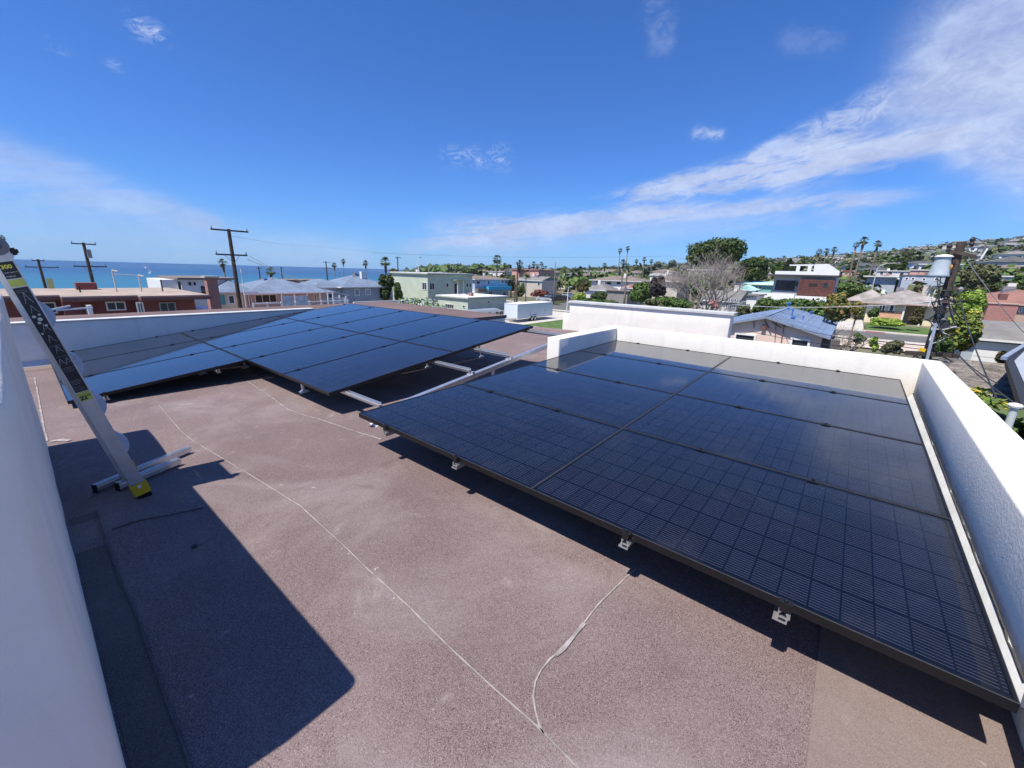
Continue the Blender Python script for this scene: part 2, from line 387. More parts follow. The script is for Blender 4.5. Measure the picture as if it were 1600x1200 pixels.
# ================================================================== SOLAR PANELS
PL,PW,PT=1.7605,1.163,.035      # outer size of one framed panel
AP,BP=1.762,1.17185            # pitches along the long and the short side
def glassy(k,c,base,b):
    s=k.node('ShaderNodeSeparateXYZ'); k.put(s.inputs[0],c)
    x=k.m('DIVIDE',k.m('SUBTRACT',s.outputs[0],.012),.0955); y=k.m('DIVIDE',k.m('SUBTRACT',s.outputs[1],.022),.1848)
    fx=k.m('FRACT',x); fy=k.m('FRACT',y)
    gx=k.m('LESS_THAN',k.m('ABSOLUTE',k.m('SUBTRACT',fx,.5)),.468)
    gy=k.m('LESS_THAN',k.m('ABSOLUTE',k.m('SUBTRACT',fy,.5)),.45)
    wy=k.m('FRACT',k.m('ADD',k.m('MULTIPLY',k.m('SUBTRACT',fy,.5),11.6),100.5)); wire=k.m('MULTIPLY',k.m('LESS_THAN',k.m('ABSOLUTE',k.m('SUBTRACT',wy,.5)),.042),gy)
    inx=k.m('MULTIPLY',k.m('GREATER_THAN',s.outputs[0],.016),k.m('LESS_THAN',s.outputs[0],PL-.016))
    iny=k.m('MULTIPLY',k.m('GREATER_THAN',s.outputs[1],.022),k.m('LESS_THAN',s.outputs[1],PW-.022))
    inside=k.m('MULTIPLY',inx,iny)
    cell=k.m('MULTIPLY',k.m('MULTIPLY',gx,gy),inside); wire=k.m('MULTIPLY',k.m('MULTIPLY',wire,gx),inside)
    # cells differ a little from one another
    cid=k.node('ShaderNodeTexWhiteNoise'); cid.noise_dimensions='2D'; k.put(cid.inputs[0],k.comb(k.m('FLOOR',x),k.m('FLOOR',y),0))
    cc=k.mix(cid.outputs[0],(.004,.006,.015,1),(.006,.009,.022,1))
    col=k.mix(cell,(.003,.005,.012,1),cc)
    col=k.mix(wire,col,(.16,.16,.175,1))
    k.put(b.inputs['Metallic'],k.m('MULTIPLY',wire,.5))
    rf=k.noise(c,1.3,4,.6)
    k.put(b.inputs['Roughness'],k.m('ADD',k.m('MULTIPLY',wire,.28),.10))
    b.inputs['Coat Weight'].default_value=.88; b.inputs['Coat Roughness'].default_value=.045; b.inputs['Coat IOR'].default_value=1.33
    b.inputs['Specular IOR Level'].default_value=.03
    # faint dust film
    d=k.noise(c,2.2,6,.7,.8)
    col=k.mix(k.m('MULTIPLY',k.ramp(d,.5,.8),.045),col,(.35,.37,.42,1))
    return col
M_glass=mat('solar_glass',(.01,.014,.035),var=0,extra=glassy)
M_frame=mat('black_anodised_frame',(.007,.007,.009),rough=.45,metal=.0,var=.2,scale=8,spec=.4)
M_alu=mat('mill_aluminium',(.70,.72,.74),rough=.38,metal=.85,var=.10,scale=12,bump=.15,bscale=120)
M_clamp=mat('black_clamp',(.012,.012,.014),rough=.45,metal=.2,var=.15,scale=40)
fw=.011; ft=.0
g=MB(); g.box(fw,PL-fw,fw,PW-fw,-.008,-.0025); ME_glass=g.mesh('glass',M_glass)
g=MB()
for (x0,x1,y0,y1) in ((0,PL,0,fw),(0,PL,PW-fw,PW),(0,fw,fw,PW-fw),(PL-fw,PL,fw,PW-fw)):
    g.box(x0,x1,y0,y1,-PT,0)
lip=.0022  # thin outer lip in a paler colour: edge highlight painted onto the black frame
for (x0,x1,y0,y1) in ((0,PL,0,lip),(0,PL,PW-lip,PW),(0,lip,lip,PW-lip),(PL-lip,PL,lip,PW-lip)): g.box(x0,x1,y0,y1,0.0002,.0012,1)
g.box(fw,PL-fw,.011,.035,-PT,-PT+.0018); g.box(fw,PL-fw,PW-.035,PW-.011,-PT,-PT+.0018)
ME_frame=g.mesh('frame',[M_frame,mat('frame_edge_glint',(.10,.105,.115),rough=.35,metal=.3,var=.3,scale=20)])
g=MB(); g.box(fw,PL-fw,fw,PW-fw,-.0105,-.0085); ME_back=g.mesh('backsheet',mat('black_backsheet',(.02,.02,.022),rough=.6))
g=MB(); g.box(PL/2-.05,PL/2+.05,PW-.14,PW-.06,-.03,-.011); ME_jb=g.mesh('junction_box',M_clamp)
def panel(mtx,label,group):
    t=thing('solar_panel',label,'solar panel',group=group); t.matrix_world=mtx
    for nm,me in (('frame',ME_frame),('glass',ME_glass),('backsheet',ME_back),('junction_box',ME_jb)): raw(nm,me,t)
    return t
def frm(o,ex,ey):
    ex=Vector(ex).normalized(); ez=ex.cross(Vector(ey)).normalized(); ey=ez.cross(ex)
    return Matrix(((ex.x,ey.x,ez.x,o[0]),(ex.y,ey.y,ez.y,o[1]),(ex.z,ey.z,ez.z,o[2]),(0,0,0,1)))
# front array
B0=Vector((-2.934,1.6186,-1.1393)); bex=Vector((1,0,-.00524)); bey=Vector((0,1,.0191))
def Bp(u,v,w=0): return B0+bex*u+bey*v+Vector((0,0,w))
rown=['front row of the front array','second row of the front array','third row of the front array','back row of the front array']
for j in range(4):
    for i in range(2):
        o=Bp(i*AP+.001,j*BP+.0045)
        panel(frm(o,bex,bey),f"{'left hand' if i==0 else 'right hand'} black solar panel in the {rown[j]}",'solar panels of the front array')
# back array
A0=Vector((-9.8867,.1763,-1.4945)); ra=-.00425
aex=Vector((math.cos(ra),math.sin(ra),.0044)); aey=Vector((-math.sin(ra),math.cos(ra),.1179))
def Ap(u,v,w=0): return A0+aex*u+aey*v+Vector((0,0,w))
strip=['strip nearest the sea','second strip from the sea','middle strip','fourth strip from the sea','strip beside the open rails']
for i in range(5):
    for j in range(3):
        if i>2 and j==0: continue
        pos={0:'lowest',1:'middle',2:'highest'}[j] if i<=2 else {1:'lower',2:'upper'}[j]
        o=Ap((i+1)*BP-.0045,j*AP+.001)
        panel(frm(o,aey,-aex),f"{pos} black solar panel in the {strip[i]} of the tilted back array",'solar panels of the tilted back array')
# ---- rails
def rail_mesh(L):
    """extruded aluminium rail along +x, top at z=0, open end profile visible"""
    m=MB(); w=.034; h=.046
    m.box(0,L,-w/2,-w/2+.005,-h,0); m.box(0,L,w/2-.005,w/2,-h,0)
    m.box(0,L,-w/2+.005,w/2-.005,-h,-h+.004); m.box(0,L,-w/2+.005,w/2-.005,-h*.55,-h*.55+.003)
    m.box(0,L,-w/2+.005,-.008,-.006,0); m.box(0,L,.008,w/2-.005,-.006,0)
    m.box(0,L,w/2,w/2+.012,-h,-h+.006); m.box(0,L,-w/2-.006,-w/2,-h*.5,-h*.5+.008)
    return m
def clamp_mb(end=False):
    m=MB()
    if end: m.box(-.022,.022,-.015,.014,0,.005); m.box(-.015,.015,-.015,-.010,-.036,0); m.lathe((0,-.003,.006),[(.007,0),(.007,.006),(.003,.007)],8)
    else: m.box(-.028,.028,-.026,.026,0,.005); m.box(-.02,.02,-.006,.006,-.03,0); m.lathe((0,0,.005),[(.008,0),(.008,.007),(.003,.008)],8)
    return m
ME_cl=clamp_mb().mesh('clamp',M_clamp); ME_ce=clamp_mb(True).mesh('end_clamp',M_clamp)
def foot_mesh(h):
    m=MB(); m.box(-.06,.06,-.05,.05,0,.008); m.lathe((0,0,.008),[(.05,0),(.045,.012),(.018,.02),(.016,h-.03),(.022,h-.03),(.022,h)],12); m.box(-.03,.03,-.004,.004,h-.02,h+.05)
    return m
M_footw=mat('white_mount_boot',(.75,.75,.74),rough=.6,var=.1)
for k,xr in enumerate((-2.544,-1.766,-.606,.02)):
    u=xr-B0.x; L=4*BP+.07
    t=thing('mounting_rail',['aluminium rail end under the left corner of the front array','second aluminium rail end along the front array edge','third aluminium rail end, right of the seam in the front edge','fourth aluminium rail end, nearest the right corner of the front array'][k],'mounting rail',group='rails under the front array')
    t.matrix_world=frm(Bp(u,-.016,-PT-.001),bey,-bex)
    rail_mesh(L).build('rail',M_alu,t)
    for j in range(5):
        me=ME_ce if j in(0,4) else ME_cl
        c=raw('clamp',me,t); s_=.016+j*BP
        c.matrix_local=Matrix.Translation((s_,0,PT+.001))@Matrix.Rotation(math.radians(-90 if j<4 else 90),4,'Z')
    for yy in (.95,2.4,3.9):
        p=Bp(u,yy); h=p.z-PT-.046-roofz(p.x); f=foot_mesh(h-.02).build('foot',M_footw,t); f.matrix_local=Matrix.Translation((yy+.016,0,-.046-h+.02-.004))
    # end foot shadowing block under first clamp
ys_=[(.40,0,2),(1.42,0,2),(2.13,2,4),(3.34,2,4),(4.05,2,4),(5.17,2,4)]
vA=[.30,1.40,1.958,3.19,3.90,5.13]
names=['first','second','third','fourth','fifth','sixth']
for k,v in enumerate(vA):
    short=k<2
    t=thing('mounting_rail',[ 'aluminium cross rail under the low end of the back array','aluminium cross rail with its end showing under the inner corner of the back array','pale cross rail poking out nearest the front array corner','second pale cross rail poking out towards the long rail','third pale cross rail poking out towards the long rail','farthest pale cross rail, poking out near the parapet stub'][k],'mounting rail',group='cross rails of the back array')
    u1=3*BP+.03 if short else 5*BP+.63
    t.matrix_world=frm(Ap(-.03,v,-PT-.001),aex,aey)
    rail_mesh(u1+.03).build('rail',M_alu,t)
    for i in range((3 if short else 5)+1):
        end=i==0 or i==(3 if short else 5)
        c=raw('clamp',ME_ce if end else ME_cl,t)
        c.matrix_local=Matrix.Translation((.03+i*BP,0,PT+.001))@Matrix.Rotation(math.radians(-90 if i==0 else 90),4,'Z')
    for uu in (.8,2.6) if short else (.8,2.6,4.7):
        p=Ap(uu,v); h=p.z-PT-.046-roofz(p.x)
        if h>.05:
            f=foot_mesh(h-.02).build('foot',M_footw,t); f.matrix_local=Matrix.Translation((uu+.03,0,-.046-h+.02-.004))
# long carrying rail beside the back array
t=thing('carrier_rail','long aluminium rail running beside the back array on white posts','mounting rail',group=None)
xr=-3.37-A0.x; s0=1.78; s1=5.25
t.matrix_world=frm(Ap(xr,s0,-PT-.062),aey,-aex)
m=MB(); m.box(0,s1-s0,-.03,.03,-.055,-.049); m.box(0,s1-s0,-.03,-.025,-.049,0); m.box(0,s1-s0,.025,.03,-.049,0); m.box(0,s1-s0,-.025,.025,-.006,0)
m.build('rail',M_alu,t)
for v in vA[2:]:
    b_=MB(); b_.box(-.035,.035,-.045,.045,0,.006); b_.box(-.02,.02,-.05,-.03,0,.04)
    o=b_.build('bracket',M_alu,t); o.matrix_local=Matrix.Translation((v-s0,0,.0))
for v in (1.9,3.57,5.1):
    p=Ap(xr,v,-PT-.117); h=p.z-roofz(p.x)
    f=foot_mesh(h).build('post',M_footw,t); f.matrix_world=Matrix.Translation((p.x,p.y,roofz(p.x)+.002))

# ================================================================== LADDER
M_lad=mat('brushed_ladder_aluminium',(.62,.63,.63),rough=.42,metal=.75,var=.12,scale=9,bump=.1,bscale=200)
M_yel=mat('yellow_plastic',(.72,.48,.015),rough=.5,var=.08,scale=20)
M_blk=mat('black_label',(.02,.02,.024),rough=.45,var=.2,scale=30)
M_lime=mat('lime_label',(.55,.58,.10),rough=.5,var=.08,scale=30)
M_gre=mat('pale_blue_plastic',(.42,.50,.60),rough=.4,var=.1,scale=20)
M_wht=mat('label_white',(.78,.78,.76),rough=.5,var=.05)
lx=-3.30; lslope=.205
def Lp(s,y=0,x=0):
    """s: height above -1.46 along vertical; y: across rail; x: inward"""
    z=-1.44+s; return Vector((lx+x,.300-lslope*s+y,z))
ldir=Vector((0,-lslope,1)).normalized(); lper=Vector((0,1,lslope)).normalized()
lad=thing('folding_ladder','aluminium folding ladder with yellow feet and a black safety label leaning on the tall parapet','ladder',(0,0,0))
def lrail(x0,x1,yc,w,s0,s1,name,mt):
    m=MB(); a=Lp(s0)+lper*(yc-w/2); 
    ax=Vector((x1-x0,0,0))
    L=(Lp(s1)-Lp(s0))
    a.x+=x0
    f=.008; 
    m.obox(a,ax,lper*f,L); m.obox(a+lper*(w-f),ax,lper*f,L)       # flanges
    side=.003
    m.obox(a+lper*f+(Vector((x1-x0-side,0,0)) if x0<0 and x1<=.001 and x0>-.1 else Vector()),Vector((side,0,0)),lper*(w-2*f),L)
    return m.build(name,mt,lad)
ST=1.50
lrail(-.03,0,0,.066,.03,ST,'side_rail',M_lad); lrail(-.44,-.41,0,.066,.03,ST,'side_rail',M_lad)
lrail(-.062,-.034,-.042,.018,.12,ST,'inner_rail',M_lad); lrail(-.40,-.374,-.042,.018,.12,ST,'inner_rail',M_lad)
for s in (.09,.33,.60,.85,1.13,1.40):
    m=MB(); w=.05
    c=Lp(s)
    for (xa,xb,ya,yb,hh) in ((-.41,-.03,-.035,.035,.022),):
        m.obox(c+Vector((xa,0,0))+lper*ya,Vector((xb-xa,0,0)),lper*(yb-ya),ldir*hh)
    m.build('rung',M_lad,lad)
    # flared outer end of the rung: rounded pale wedge north of the rail
    m=MB(); n_=7; 
    for xa in (-.028,):
        A_=[];B_=[]
        for i in range(n_):
            tt=i/(n_-1); yy=.034+.032*(math.sin(math.pi*tt*.92+.05))**.8
            A_.append(c+Vector((xa,0,0))+lper*yy+ldir*(.09-.13*tt)); B_.append(A_[-1]-Vector((.045,0,0)))
        b0=c+Vector((xa,0,0))+lper*.032+ldir*.10; b1=c+Vector((xa,0,0))+lper*.032-ldir*.05
        m.poly([b0]+A_+[b1]); off=Vector((-.045,0,0)); m.poly([b1+off]+[p for p in reversed(B_)]+[b0+off])
        for i in range(n_-1): m.quad(A_[i],B_[i],B_[i+1],A_[i+1])
    if .2<s<1.3: m.build('rung_bracket',M_gre,lad,smooth=False)
# hinges at the top
for xa in (-.035,-.43):
    m=MB(); c=Lp(ST)+Vector((xa-.012,0,0)); m.tube([c,c+Vector((.06,0,0))],[.046,.046],16); m.tube([c+Vector((.06,0,0)),c+Vector((.08,0,0))],[.02,.014],10)
    m.build('hinge',mat('grey_hinge_plastic',(.16,.17,.19),rough=.5,var=.1),lad)
    m=MB(); m.obox(Lp(ST-.065)+Vector((xa-.004,0,0))+lper*-.04,Vector((.042,0,0)),lper*.08,ldir*.06); m.build('hinge_sleeve',M_lad,lad,bevel=.004)
    m=MB(); m.obox(Lp(ST-.05)+Vector((xa,0,0))+lper*.02,Vector((.035,0,0)),lper*.045,ldir*.035); m.build('lock_knob',M_clamp,lad,bevel=.008)
for xa in (-.036,-.446):
    m=MB(); o_=Lp(-.035)+Vector((xa,0,0))+lper*-.044
    m.obox(o_+ldir*.03,Vector((.042,0,0)),lper*.088,ldir*.085); ft_=m.build('foot',M_yel,lad,bevel=.006)
    m=MB(); m.obox(o_+lper*.008+Vector((.002,0,0)),Vector((.038,0,0)),lper*.072,ldir*.03); m.build('tread',M_clamp,ft_,bevel=.004)
    m=MB(); m.tube([Lp(.055)+Vector((xa+.04,0,0)),Lp(.055)+Vector((xa+.048,0,0))],.010,8); m.build('rivet',M_wht,ft_)
def lab(s0,s1,w,mt,dx,name,par=lad,yo=0):
    m=MB(); a=Lp(s0)+lper*(yo-w/2); a.x+=dx; m.obox(a,Vector((.0012,0,0)),lper*w,(Lp(s1)-Lp(s0))); return m.build(name,mt,par)
l1=lab(.72,1.30,.054,M_blk,.0008,'safety_label'); l2=lab(1.345,1.425,.054,M_blk,.0008,'rating_label'); l3=lab(.665,.715,.054,M_lime,.0008,'length_label'); lab(1.306,1.34,.054,M_lime,.0008,'lime_band')
def ltext(body,s,size,mt,par,yo=-.028,bold=.0):
    cu_=bpy.data.curves.new('lettering','FONT'); cu_.body=body; cu_.size=size; cu_.extrude=.0004; cu_.materials.append(mt); cu_.offset=bold
    tmp=bpy.data.objects.new('tmp',cu_); COL.objects.link(tmp); bpy.context.view_layer.update()
    me=bpy.data.meshes.new_from_object(tmp); bpy.data.objects.remove(tmp); me.name='lettering'
    if not me.materials: me.materials.append(mt)
    o=bpy.data.objects.new('lettering',me); COL.objects.link(o); o.parent=par
    a=Lp(s)+lper*yo; a.x+=.0026
    ex=lper; ey=ldir; ez=ex.cross(ey)
    o.matrix_world=Matrix(((ex.x,ey.x,ez.x,a.x),(ex.y,ey.y,ez.y,a.y),(ex.z,ey.z,ez.z,a.z),(0,0,0,1))); return o
M_ylt=mat('label_yellow',(.75,.70,.08),rough=.5,var=0)
ltext('300',1.394,.026,M_ylt,l2,-.024,.0008); ltext('LBS',1.392,.008,M_ylt,l2,.026,.0)
ltext('LOAD CAPACITY',1.372,.0065,M_wht,l2,-.024); ltext('TYPE IA',1.352,.010,M_wht,l2,-.024)
ltext('22',.673,.031,M_blk,l3,-.024,.0012); ltext('FT',.686,.015,M_blk,l3,.010,.0003)
# pictograms of the safety label: little ladders, figures and text rules
m=MB()
def stroke(s0,y0,s1,y1,w=.0026):
    a=Lp(s0)+lper*y0; b=Lp(s1)+lper*y1; a.x+=.0024; b.x+=.0024
    m.bar(a,b,w*.7,.0006,up=(1,0,0))
for q,(s,yo) in enumerate(((1.22,0),(1.17,.0),(1.07,.004),(1.01,.0),(.95,.003),(.88,-.012),(.88,.014))):
    h=.055 if q in(0,) else .04
    stroke(s,yo-.012,s+h,yo); stroke(s+h,yo,s,yo+.016)
    stroke(s+h*.35,yo-.008,s+h*.35,yo+.009,.0015); stroke(s+h*.65,yo-.004,s+h*.65,yo+.005,.0015)
for s in (1.285,1.277,.99,.93,.865,.858,.85,.842,.79,.782,.774,.766,.75,.74,.732):
    stroke(s,-.022,s,.022-.010*random.random(),.0014)
m.build('pictogram',mat('worn_label_print',(.42,.42,.41),rough=.6,var=.3,scale=60),l1)['kind']='stuff'
m=MB(); 
for (s,y0,r) in ((1.152,-.012,.008),(1.158,.010,.0055),(1.135,.004,.010),(1.118,-.006,.007),(1.10,.012,.0065),(1.062,-.018,.005)):
    a=Lp(s)+lper*y0; a.x+=.0022; m.tube([a,a+Vector((.0008,0,0))],r,7)
m.build('figure_icon',mat('label_cream',(.70,.66,.50),rough=.5,var=0),l1)

# loose aluminium rail offcuts on the roof under the ladder
def offcut(p0,p1,label,w=.042,h=.05):
    a=rz(*p0,.004); b_=rz(*p1,.004); L=(b_-a).length
    t=thing('rail_offcut',label,'rail offcut',group=None)
    t.matrix_world=frm(a,b_-a,Vector((0,0,1)).cross(b_-a))
    m=rail_mesh(L)
    for i,v in enumerate(m.v): m.v[i]=(v[0],v[1],v[2]+.059)
    m.build('rail',M_alu,t)
    m=MB(); m.box(-.003,0,-.02,.02,.002,.058); m.build('end_cap',M_clamp,t)
    return t
offcut((150,771),(297,708),'longer aluminium rail offcut lying on the roof behind the ladder foot')
offcut((185,768),(281,727),'shorter aluminium rail offcut lying in front of the longer one')
# a washer dropped on the roof
p=rz(304,855,.004); m=MB(); m.lathe((p.x,p.y,p.z),[(.012,0),(.014,.004),(.011,.008)],12); tag(m.build('drain_plug',M_clamp),'small dark rubber plug lying on the shaded roof','rubber plug')
# ================================================================== TERRAIN, SEA, STREETS
RA=[-180,-95,-60,-48,-40,-30,-24,-18,-12,-8,-3,2,4.5,8,12,18,30,60,180]
RS=[-.006,-.006,-.006,-.006,-.004,.003,.010,.018,.026,.032,.039,.047,.053,.060,.066,.072,.072,.05,-.006]
RD=1250.
def ground(x,y):
    D=np.hypot(x,y); az=np.degrees(np.arctan2(x,y))
    zr=np.interp(az,RA,RS)*RD-2
    t=np.clip((D-95)/(RD-95),0,1); t=t**1.12
    z=-7+(zr+7)*t
    # land falls to the shore in the west
    w=np.clip((-60-x)/170,0,1)*np.clip((-az-42)/14,0,1)
    z=z-8*w*w*(3-2*w)
    sea=np.clip((-az-51.5)/1.5,0,1)*np.clip((-x-235)/25,0,1)
    z=z*(1-sea)+(-34)*sea
    z=np.where(D>RD, z-(D-RD)*.02*np.clip(zr/40,0,1), z)
    return z
def gz(x,y): return float(ground(np.array(x,float),np.array(y,float)))
D_=np.concatenate([[0.001],np.linspace(10,150,18),np.geomspace(165,6000,60)])
A_=np.radians(np.linspace(-180,180,361)); 
xx=np.outer(D_,np.sin(A_)); yy=np.outer(D_,np.cos(A_)); zz=ground(xx,yy)-.05
rr=np.random.default_rng(3)
zz+=np.where(D_[:,None]>300, 2.2*np.sin(xx/61+1)*np.sin(yy/83)+1.5*np.sin(xx/29)*np.sin(yy/37+2),0)*np.where(np.degrees(A_)[None,:]>-48,1,0)
V=np.stack([xx,yy,zz],-1).reshape(-1,3); nA=len(A_); F=[]
for i in range(len(D_)-1):
    a=np.arange(nA-1)+i*nA; F.append(np.stack([a,a+nA,a+nA+1,a+1],-1))
def gcol(k,c,base,b):
    big=k.noise(c,.02,8,.65,.5); sm_=k.noise(c,.35,6,.65)
    base=k.mix(k.ramp(big,.38,.62),base,(.22,.19,.13,1))
    base=k.mix(k.ramp(sm_,.48,.66),base,(.055,.075,.032,1))
    return base
M_ground=mat('mixed_ground',(.13,.13,.075),rough=.95,var=.3,scale=.08,extra=gcol)
o=raw('ground',fastmesh('ground',V,np.concatenate(F).ravel(),4,M_ground),kind='structure')
def seamat(k,c,base,b):
    s=k.node('ShaderNodeSeparateXYZ'); k.put(s.inputs[0],c)
    d=k.m('SQRT',k.m('ADD',k.m('MULTIPLY',s.outputs[0],s.outputs[0]),k.m('MULTIPLY',s.outputs[1],s.outputs[1])))
    # shallow sandy water near the shore is greener
    f=k.ramp(s.outputs[0],-1500.0,-230.0)
    base=k.mix(f,(.018,.080,.20,1),(.035,.16,.25,1))
    w=k.noise(c,.06,8,.7,.4)
    base=k.mix(k.m('MULTIPLY',k.ramp(w,.45,.7),.4),base,(.02,.10,.16,1))
    wc=k.noise(c,.11,6,.8,1.2)
    base=k.mix(k.m('MULTIPLY',k.ramp(wc,.69,.74),k.m('MULTIPLY',k.ramp(s.outputs[0],-1100.0,-240.0),.75)),base,(.75,.80,.82,1))
    b.inputs['Roughness'].default_value=.42; b.inputs['IOR'].default_value=1.33; b.inputs['Specular IOR Level'].default_value=.22
    bn=k.node('ShaderNodeBump'); bn.inputs['Strength'].default_value=.6; bn.inputs['Distance'].default_value=.6
    k.put(bn.inputs['Height'],k.noise(c,.25,6,.7)); k.l.new(bn.outputs[0],b.inputs['Normal'])
    return base
M_sea=mat('sea_water',(.02,.1,.16),var=0,extra=seamat)
m=MB()
rings=[200,500,1200,3000,8000,20000,45000]; aa=[math.radians(a) for a in range(-180,181,6)]
SEA=-20.
for r0,r1 in zip(rings[:-1],rings[1:]):
    for a0,a1 in zip(aa[:-1],aa[1:]):
        m.quad((r0*math.sin(a0),r0*math.cos(a0),SEA),(r1*math.sin(a0),r1*math.cos(a0),SEA),(r1*math.sin(a1),r1*math.cos(a1),SEA),(r0*math.sin(a1),r0*math.cos(a1),SEA))
sea=m.build('sea',M_sea,kind='structure')

M_asph=mat('asphalt',(.12,.12,.118),rough=.9,var=.18,scale=.5,bump=.4,bscale=8)
M_conc=mat('concrete_paving',(.50,.47,.42),rough=.85,var=.14,scale=.8,bump=.3,bscale=10)
M_kred=mat('red_kerb_paint',(.42,.13,.11),rough=.7,var=.15)
M_lawn=mat('lawn_green',(.075,.14,.03),rough=.95,var=.35,scale=1.2,bump=.8,bscale=14)
M_line=mat('road_paint',(.72,.72,.68),rough=.7,var=.1)
def sheet(name,x0,x1,y0,y1,dz,mt,label=None,step=12,parent=None,kind='structure'):
    nx=max(1,int((x1-x0)/step)); ny=max(1,int((y1-y0)/step)); m=MB()
    for i in range(nx):
        for j in range(ny):
            a,b_=x0+(x1-x0)*i/nx,x0+(x1-x0)*(i+1)/nx; c,d_=y0+(y1-y0)*j/ny,y0+(y1-y0)*(j+1)/ny
            m.quad((a,c,gz(a,c)+dz),(b_,c,gz(b_,c)+dz),(b_,d_,gz(b_,d_)+dz),(a,d_,gz(a,d_)+dz))
    o=m.build(name,mt,parent); 
    if not parent: o['kind']=kind
    return o
YN0,YN1=67.5,77.0
sheet('street',-160,160,YN0,YN1,.10,M_asph)
sheet('street',-54,-46,YN1+.01,150,.10,M_asph)
sheet('street',-54,-46,-60,YN0-.01,.10,M_asph)
def kerb(x0,x1,y0,y1,mt=None,dz=.22,name='kerb'):
    m=MB(); s=8
    n_=max(1,int(max(x1-x0,y1-y0)/s))
    for i in range(n_):
        if x1-x0>y1-y0: a,b_=x0+(x1-x0)*i/n_,x0+(x1-x0)*(i+1)/n_; m.hexa([(a,y0,gz(a,y0)-.2),(b_,y0,gz(b_,y0)-.2),(b_,y1,gz(b_,y1)-.2),(a,y1,gz(a,y1)-.2),(a,y0,gz(a,y0)+dz),(b_,y0,gz(b_,y0)+dz),(b_,y1,gz(b_,y1)+dz),(a,y1,gz(a,y1)+dz)])
        else: a,b_=y0+(y1-y0)*i/n_,y0+(y1-y0)*(i+1)/n_; m.hexa([(x0,a,gz(x0,a)-.2),(x1,a,gz(x1,a)-.2),(x1,b_,gz(x1,b_)-.2),(x0,b_,gz(x0,b_)-.2),(x0,a,gz(x0,a)+dz),(x1,a,gz(x1,a)+dz),(x1,b_,gz(x1,b_)+dz),(x0,b_,gz(x0,b_)+dz)])
    o=m.build(name,mt or M_conc); o['kind']='structure'; return o
for (a,b_) in ((-160,-54.2),(-45.8,160)):
    kerb(a,b_,YN1,YN1+.3); kerb(a,b_,YN0-.3,YN0)
    sheet('pavement',a,b_,YN1+.31,YN1+1.9,.215,M_conc); sheet('pavement',a,b_,YN0-2.2,YN0-.31,.215,M_conc)
q0=onZ(1352,519,-6.9); q1=onZ(1382,521,-6.9)
kerb(q0[0],q1[0],YN1-.02,YN1+.28,M_kred,.235)
sheet('driveway',-2.6,2.0,YN1+1.92,98,.22,M_conc)
sheet('lawn',2.2,24,YN1+1.92,90,.24,M_lawn)
sheet('lawn',-34.2,-16,41,56.5,.10,M_lawn,step=4)
sheet('driveway',-45.6,-34.3,40,YN0-2.3,.11,M_conc)
sheet('driveway',2,11,58,YN0-2.25,.12,mat('pinkish_paving',(.52,.43,.37),rough=.85,var=.15,scale=.6))
sheet('lawn',-6,2,58,YN0-2.25,.12,mat('bare_garden',(.45,.38,.30),rough=.9,var=.3,scale=.9))
# roof of the building next door on the sea side
m=MB(); m.box(-18.0,-10.24,-9,12,-7.4,-1.72); nb=m.build('building_wall',M_stucco,None)
t=thing('neighbouring_building','low building with a flat brown granule roof directly beyond the sea side parapet','building'); nb.parent=t
m=MB(); m.box(-18.2,-10.24,-9.1,12.1,-1.718,-1.60); m.build('roof',mat('dark_maroon_sheet',(.15,.10,.095),rough=.95,var=.2,scale=.8,bump=.5,bscale=60),t)
# ================================================================== BUILDINGS
M_pane=mat('window_glass',(.035,.045,.055),rough=.08,var=.25,scale=.5,spec=.6)
M_wf=mat('white_window_frame',(.78,.78,.76),rough=.5,var=.05)
M_dk=mat('dark_interior',(.03,.028,.028),rough=.7,var=.3,scale=2)
def stucco(name,c,**k): return mat(name,c,rough=.85,var=.10,scale=.6,bump=.3,bscale=18,extra=lambda kk,cc,base,b:kk.mix(kk.m('MULTIPLY',kk.ramp(kk.noise(cc,.35,7,.7,.5),.5,.75),.22),base,tuple([x*.72 for x in c])+(1,)),**k)
def shingle(name,c,var=.22,course=.22):
    def ex(k,cc,base,b):
        s=k.node('ShaderNodeSeparateXYZ'); k.put(s.inputs[0],cc)
        fz=k.m('FRACT',k.m('DIVIDE',s.outputs[2],course*.38))
        wn=k.node('ShaderNodeTexWhiteNoise'); wn.noise_dimensions='3D'
        k.put(wn.inputs[0],k.comb(k.m('FLOOR',k.m('DIVIDE',s.outputs[0],.32)),k.m('FLOOR',k.m('DIVIDE',s.outputs[1],.32)),k.m('FLOOR',k.m('DIVIDE',s.outputs[2],course*.38))))
        base=k.mix(k.m('MULTIPLY',wn.outputs[0],.35),base,tuple([x*.55 for x in c])+(1,))
        return k.mix(k.m('MULTIPLY',k.m('LESS_THAN',fz,.16),.35),base,tuple([x*.4 for x in c])+(1,))
    return mat(name,c,rough=.9,var=var,scale=.5,bump=.4,bscale=12,extra=ex)
S_blue=shingle('slate_blue_shingles',(.19,.27,.42)); S_pale=shingle('pale_blue_shingles',(.17,.225,.32)); S_grey=shingle('grey_shingles',(.22,.215,.21))
S_brown=shingle('brown_shingles',(.22,.175,.15)); S_red=shingle('red_shingles',(.30,.15,.12)); S_mix=shingle('mottled_shingles',(.33,.30,.28),var=.4); S_dark=shingle('charcoal_shingles',(.09,.095,.11))
M_gravel=mat('gravel_roof',(.36,.29,.24),rough=.95,var=.2,scale=.7,bump=.5,bscale=20)
M_wroof=mat('white_roof_coating',(.70,.69,.66),rough=.7,var=.12,scale=.5)
BR=mat('red_brick',(.36,.12,.09),rough=.85,var=.3,scale=2)
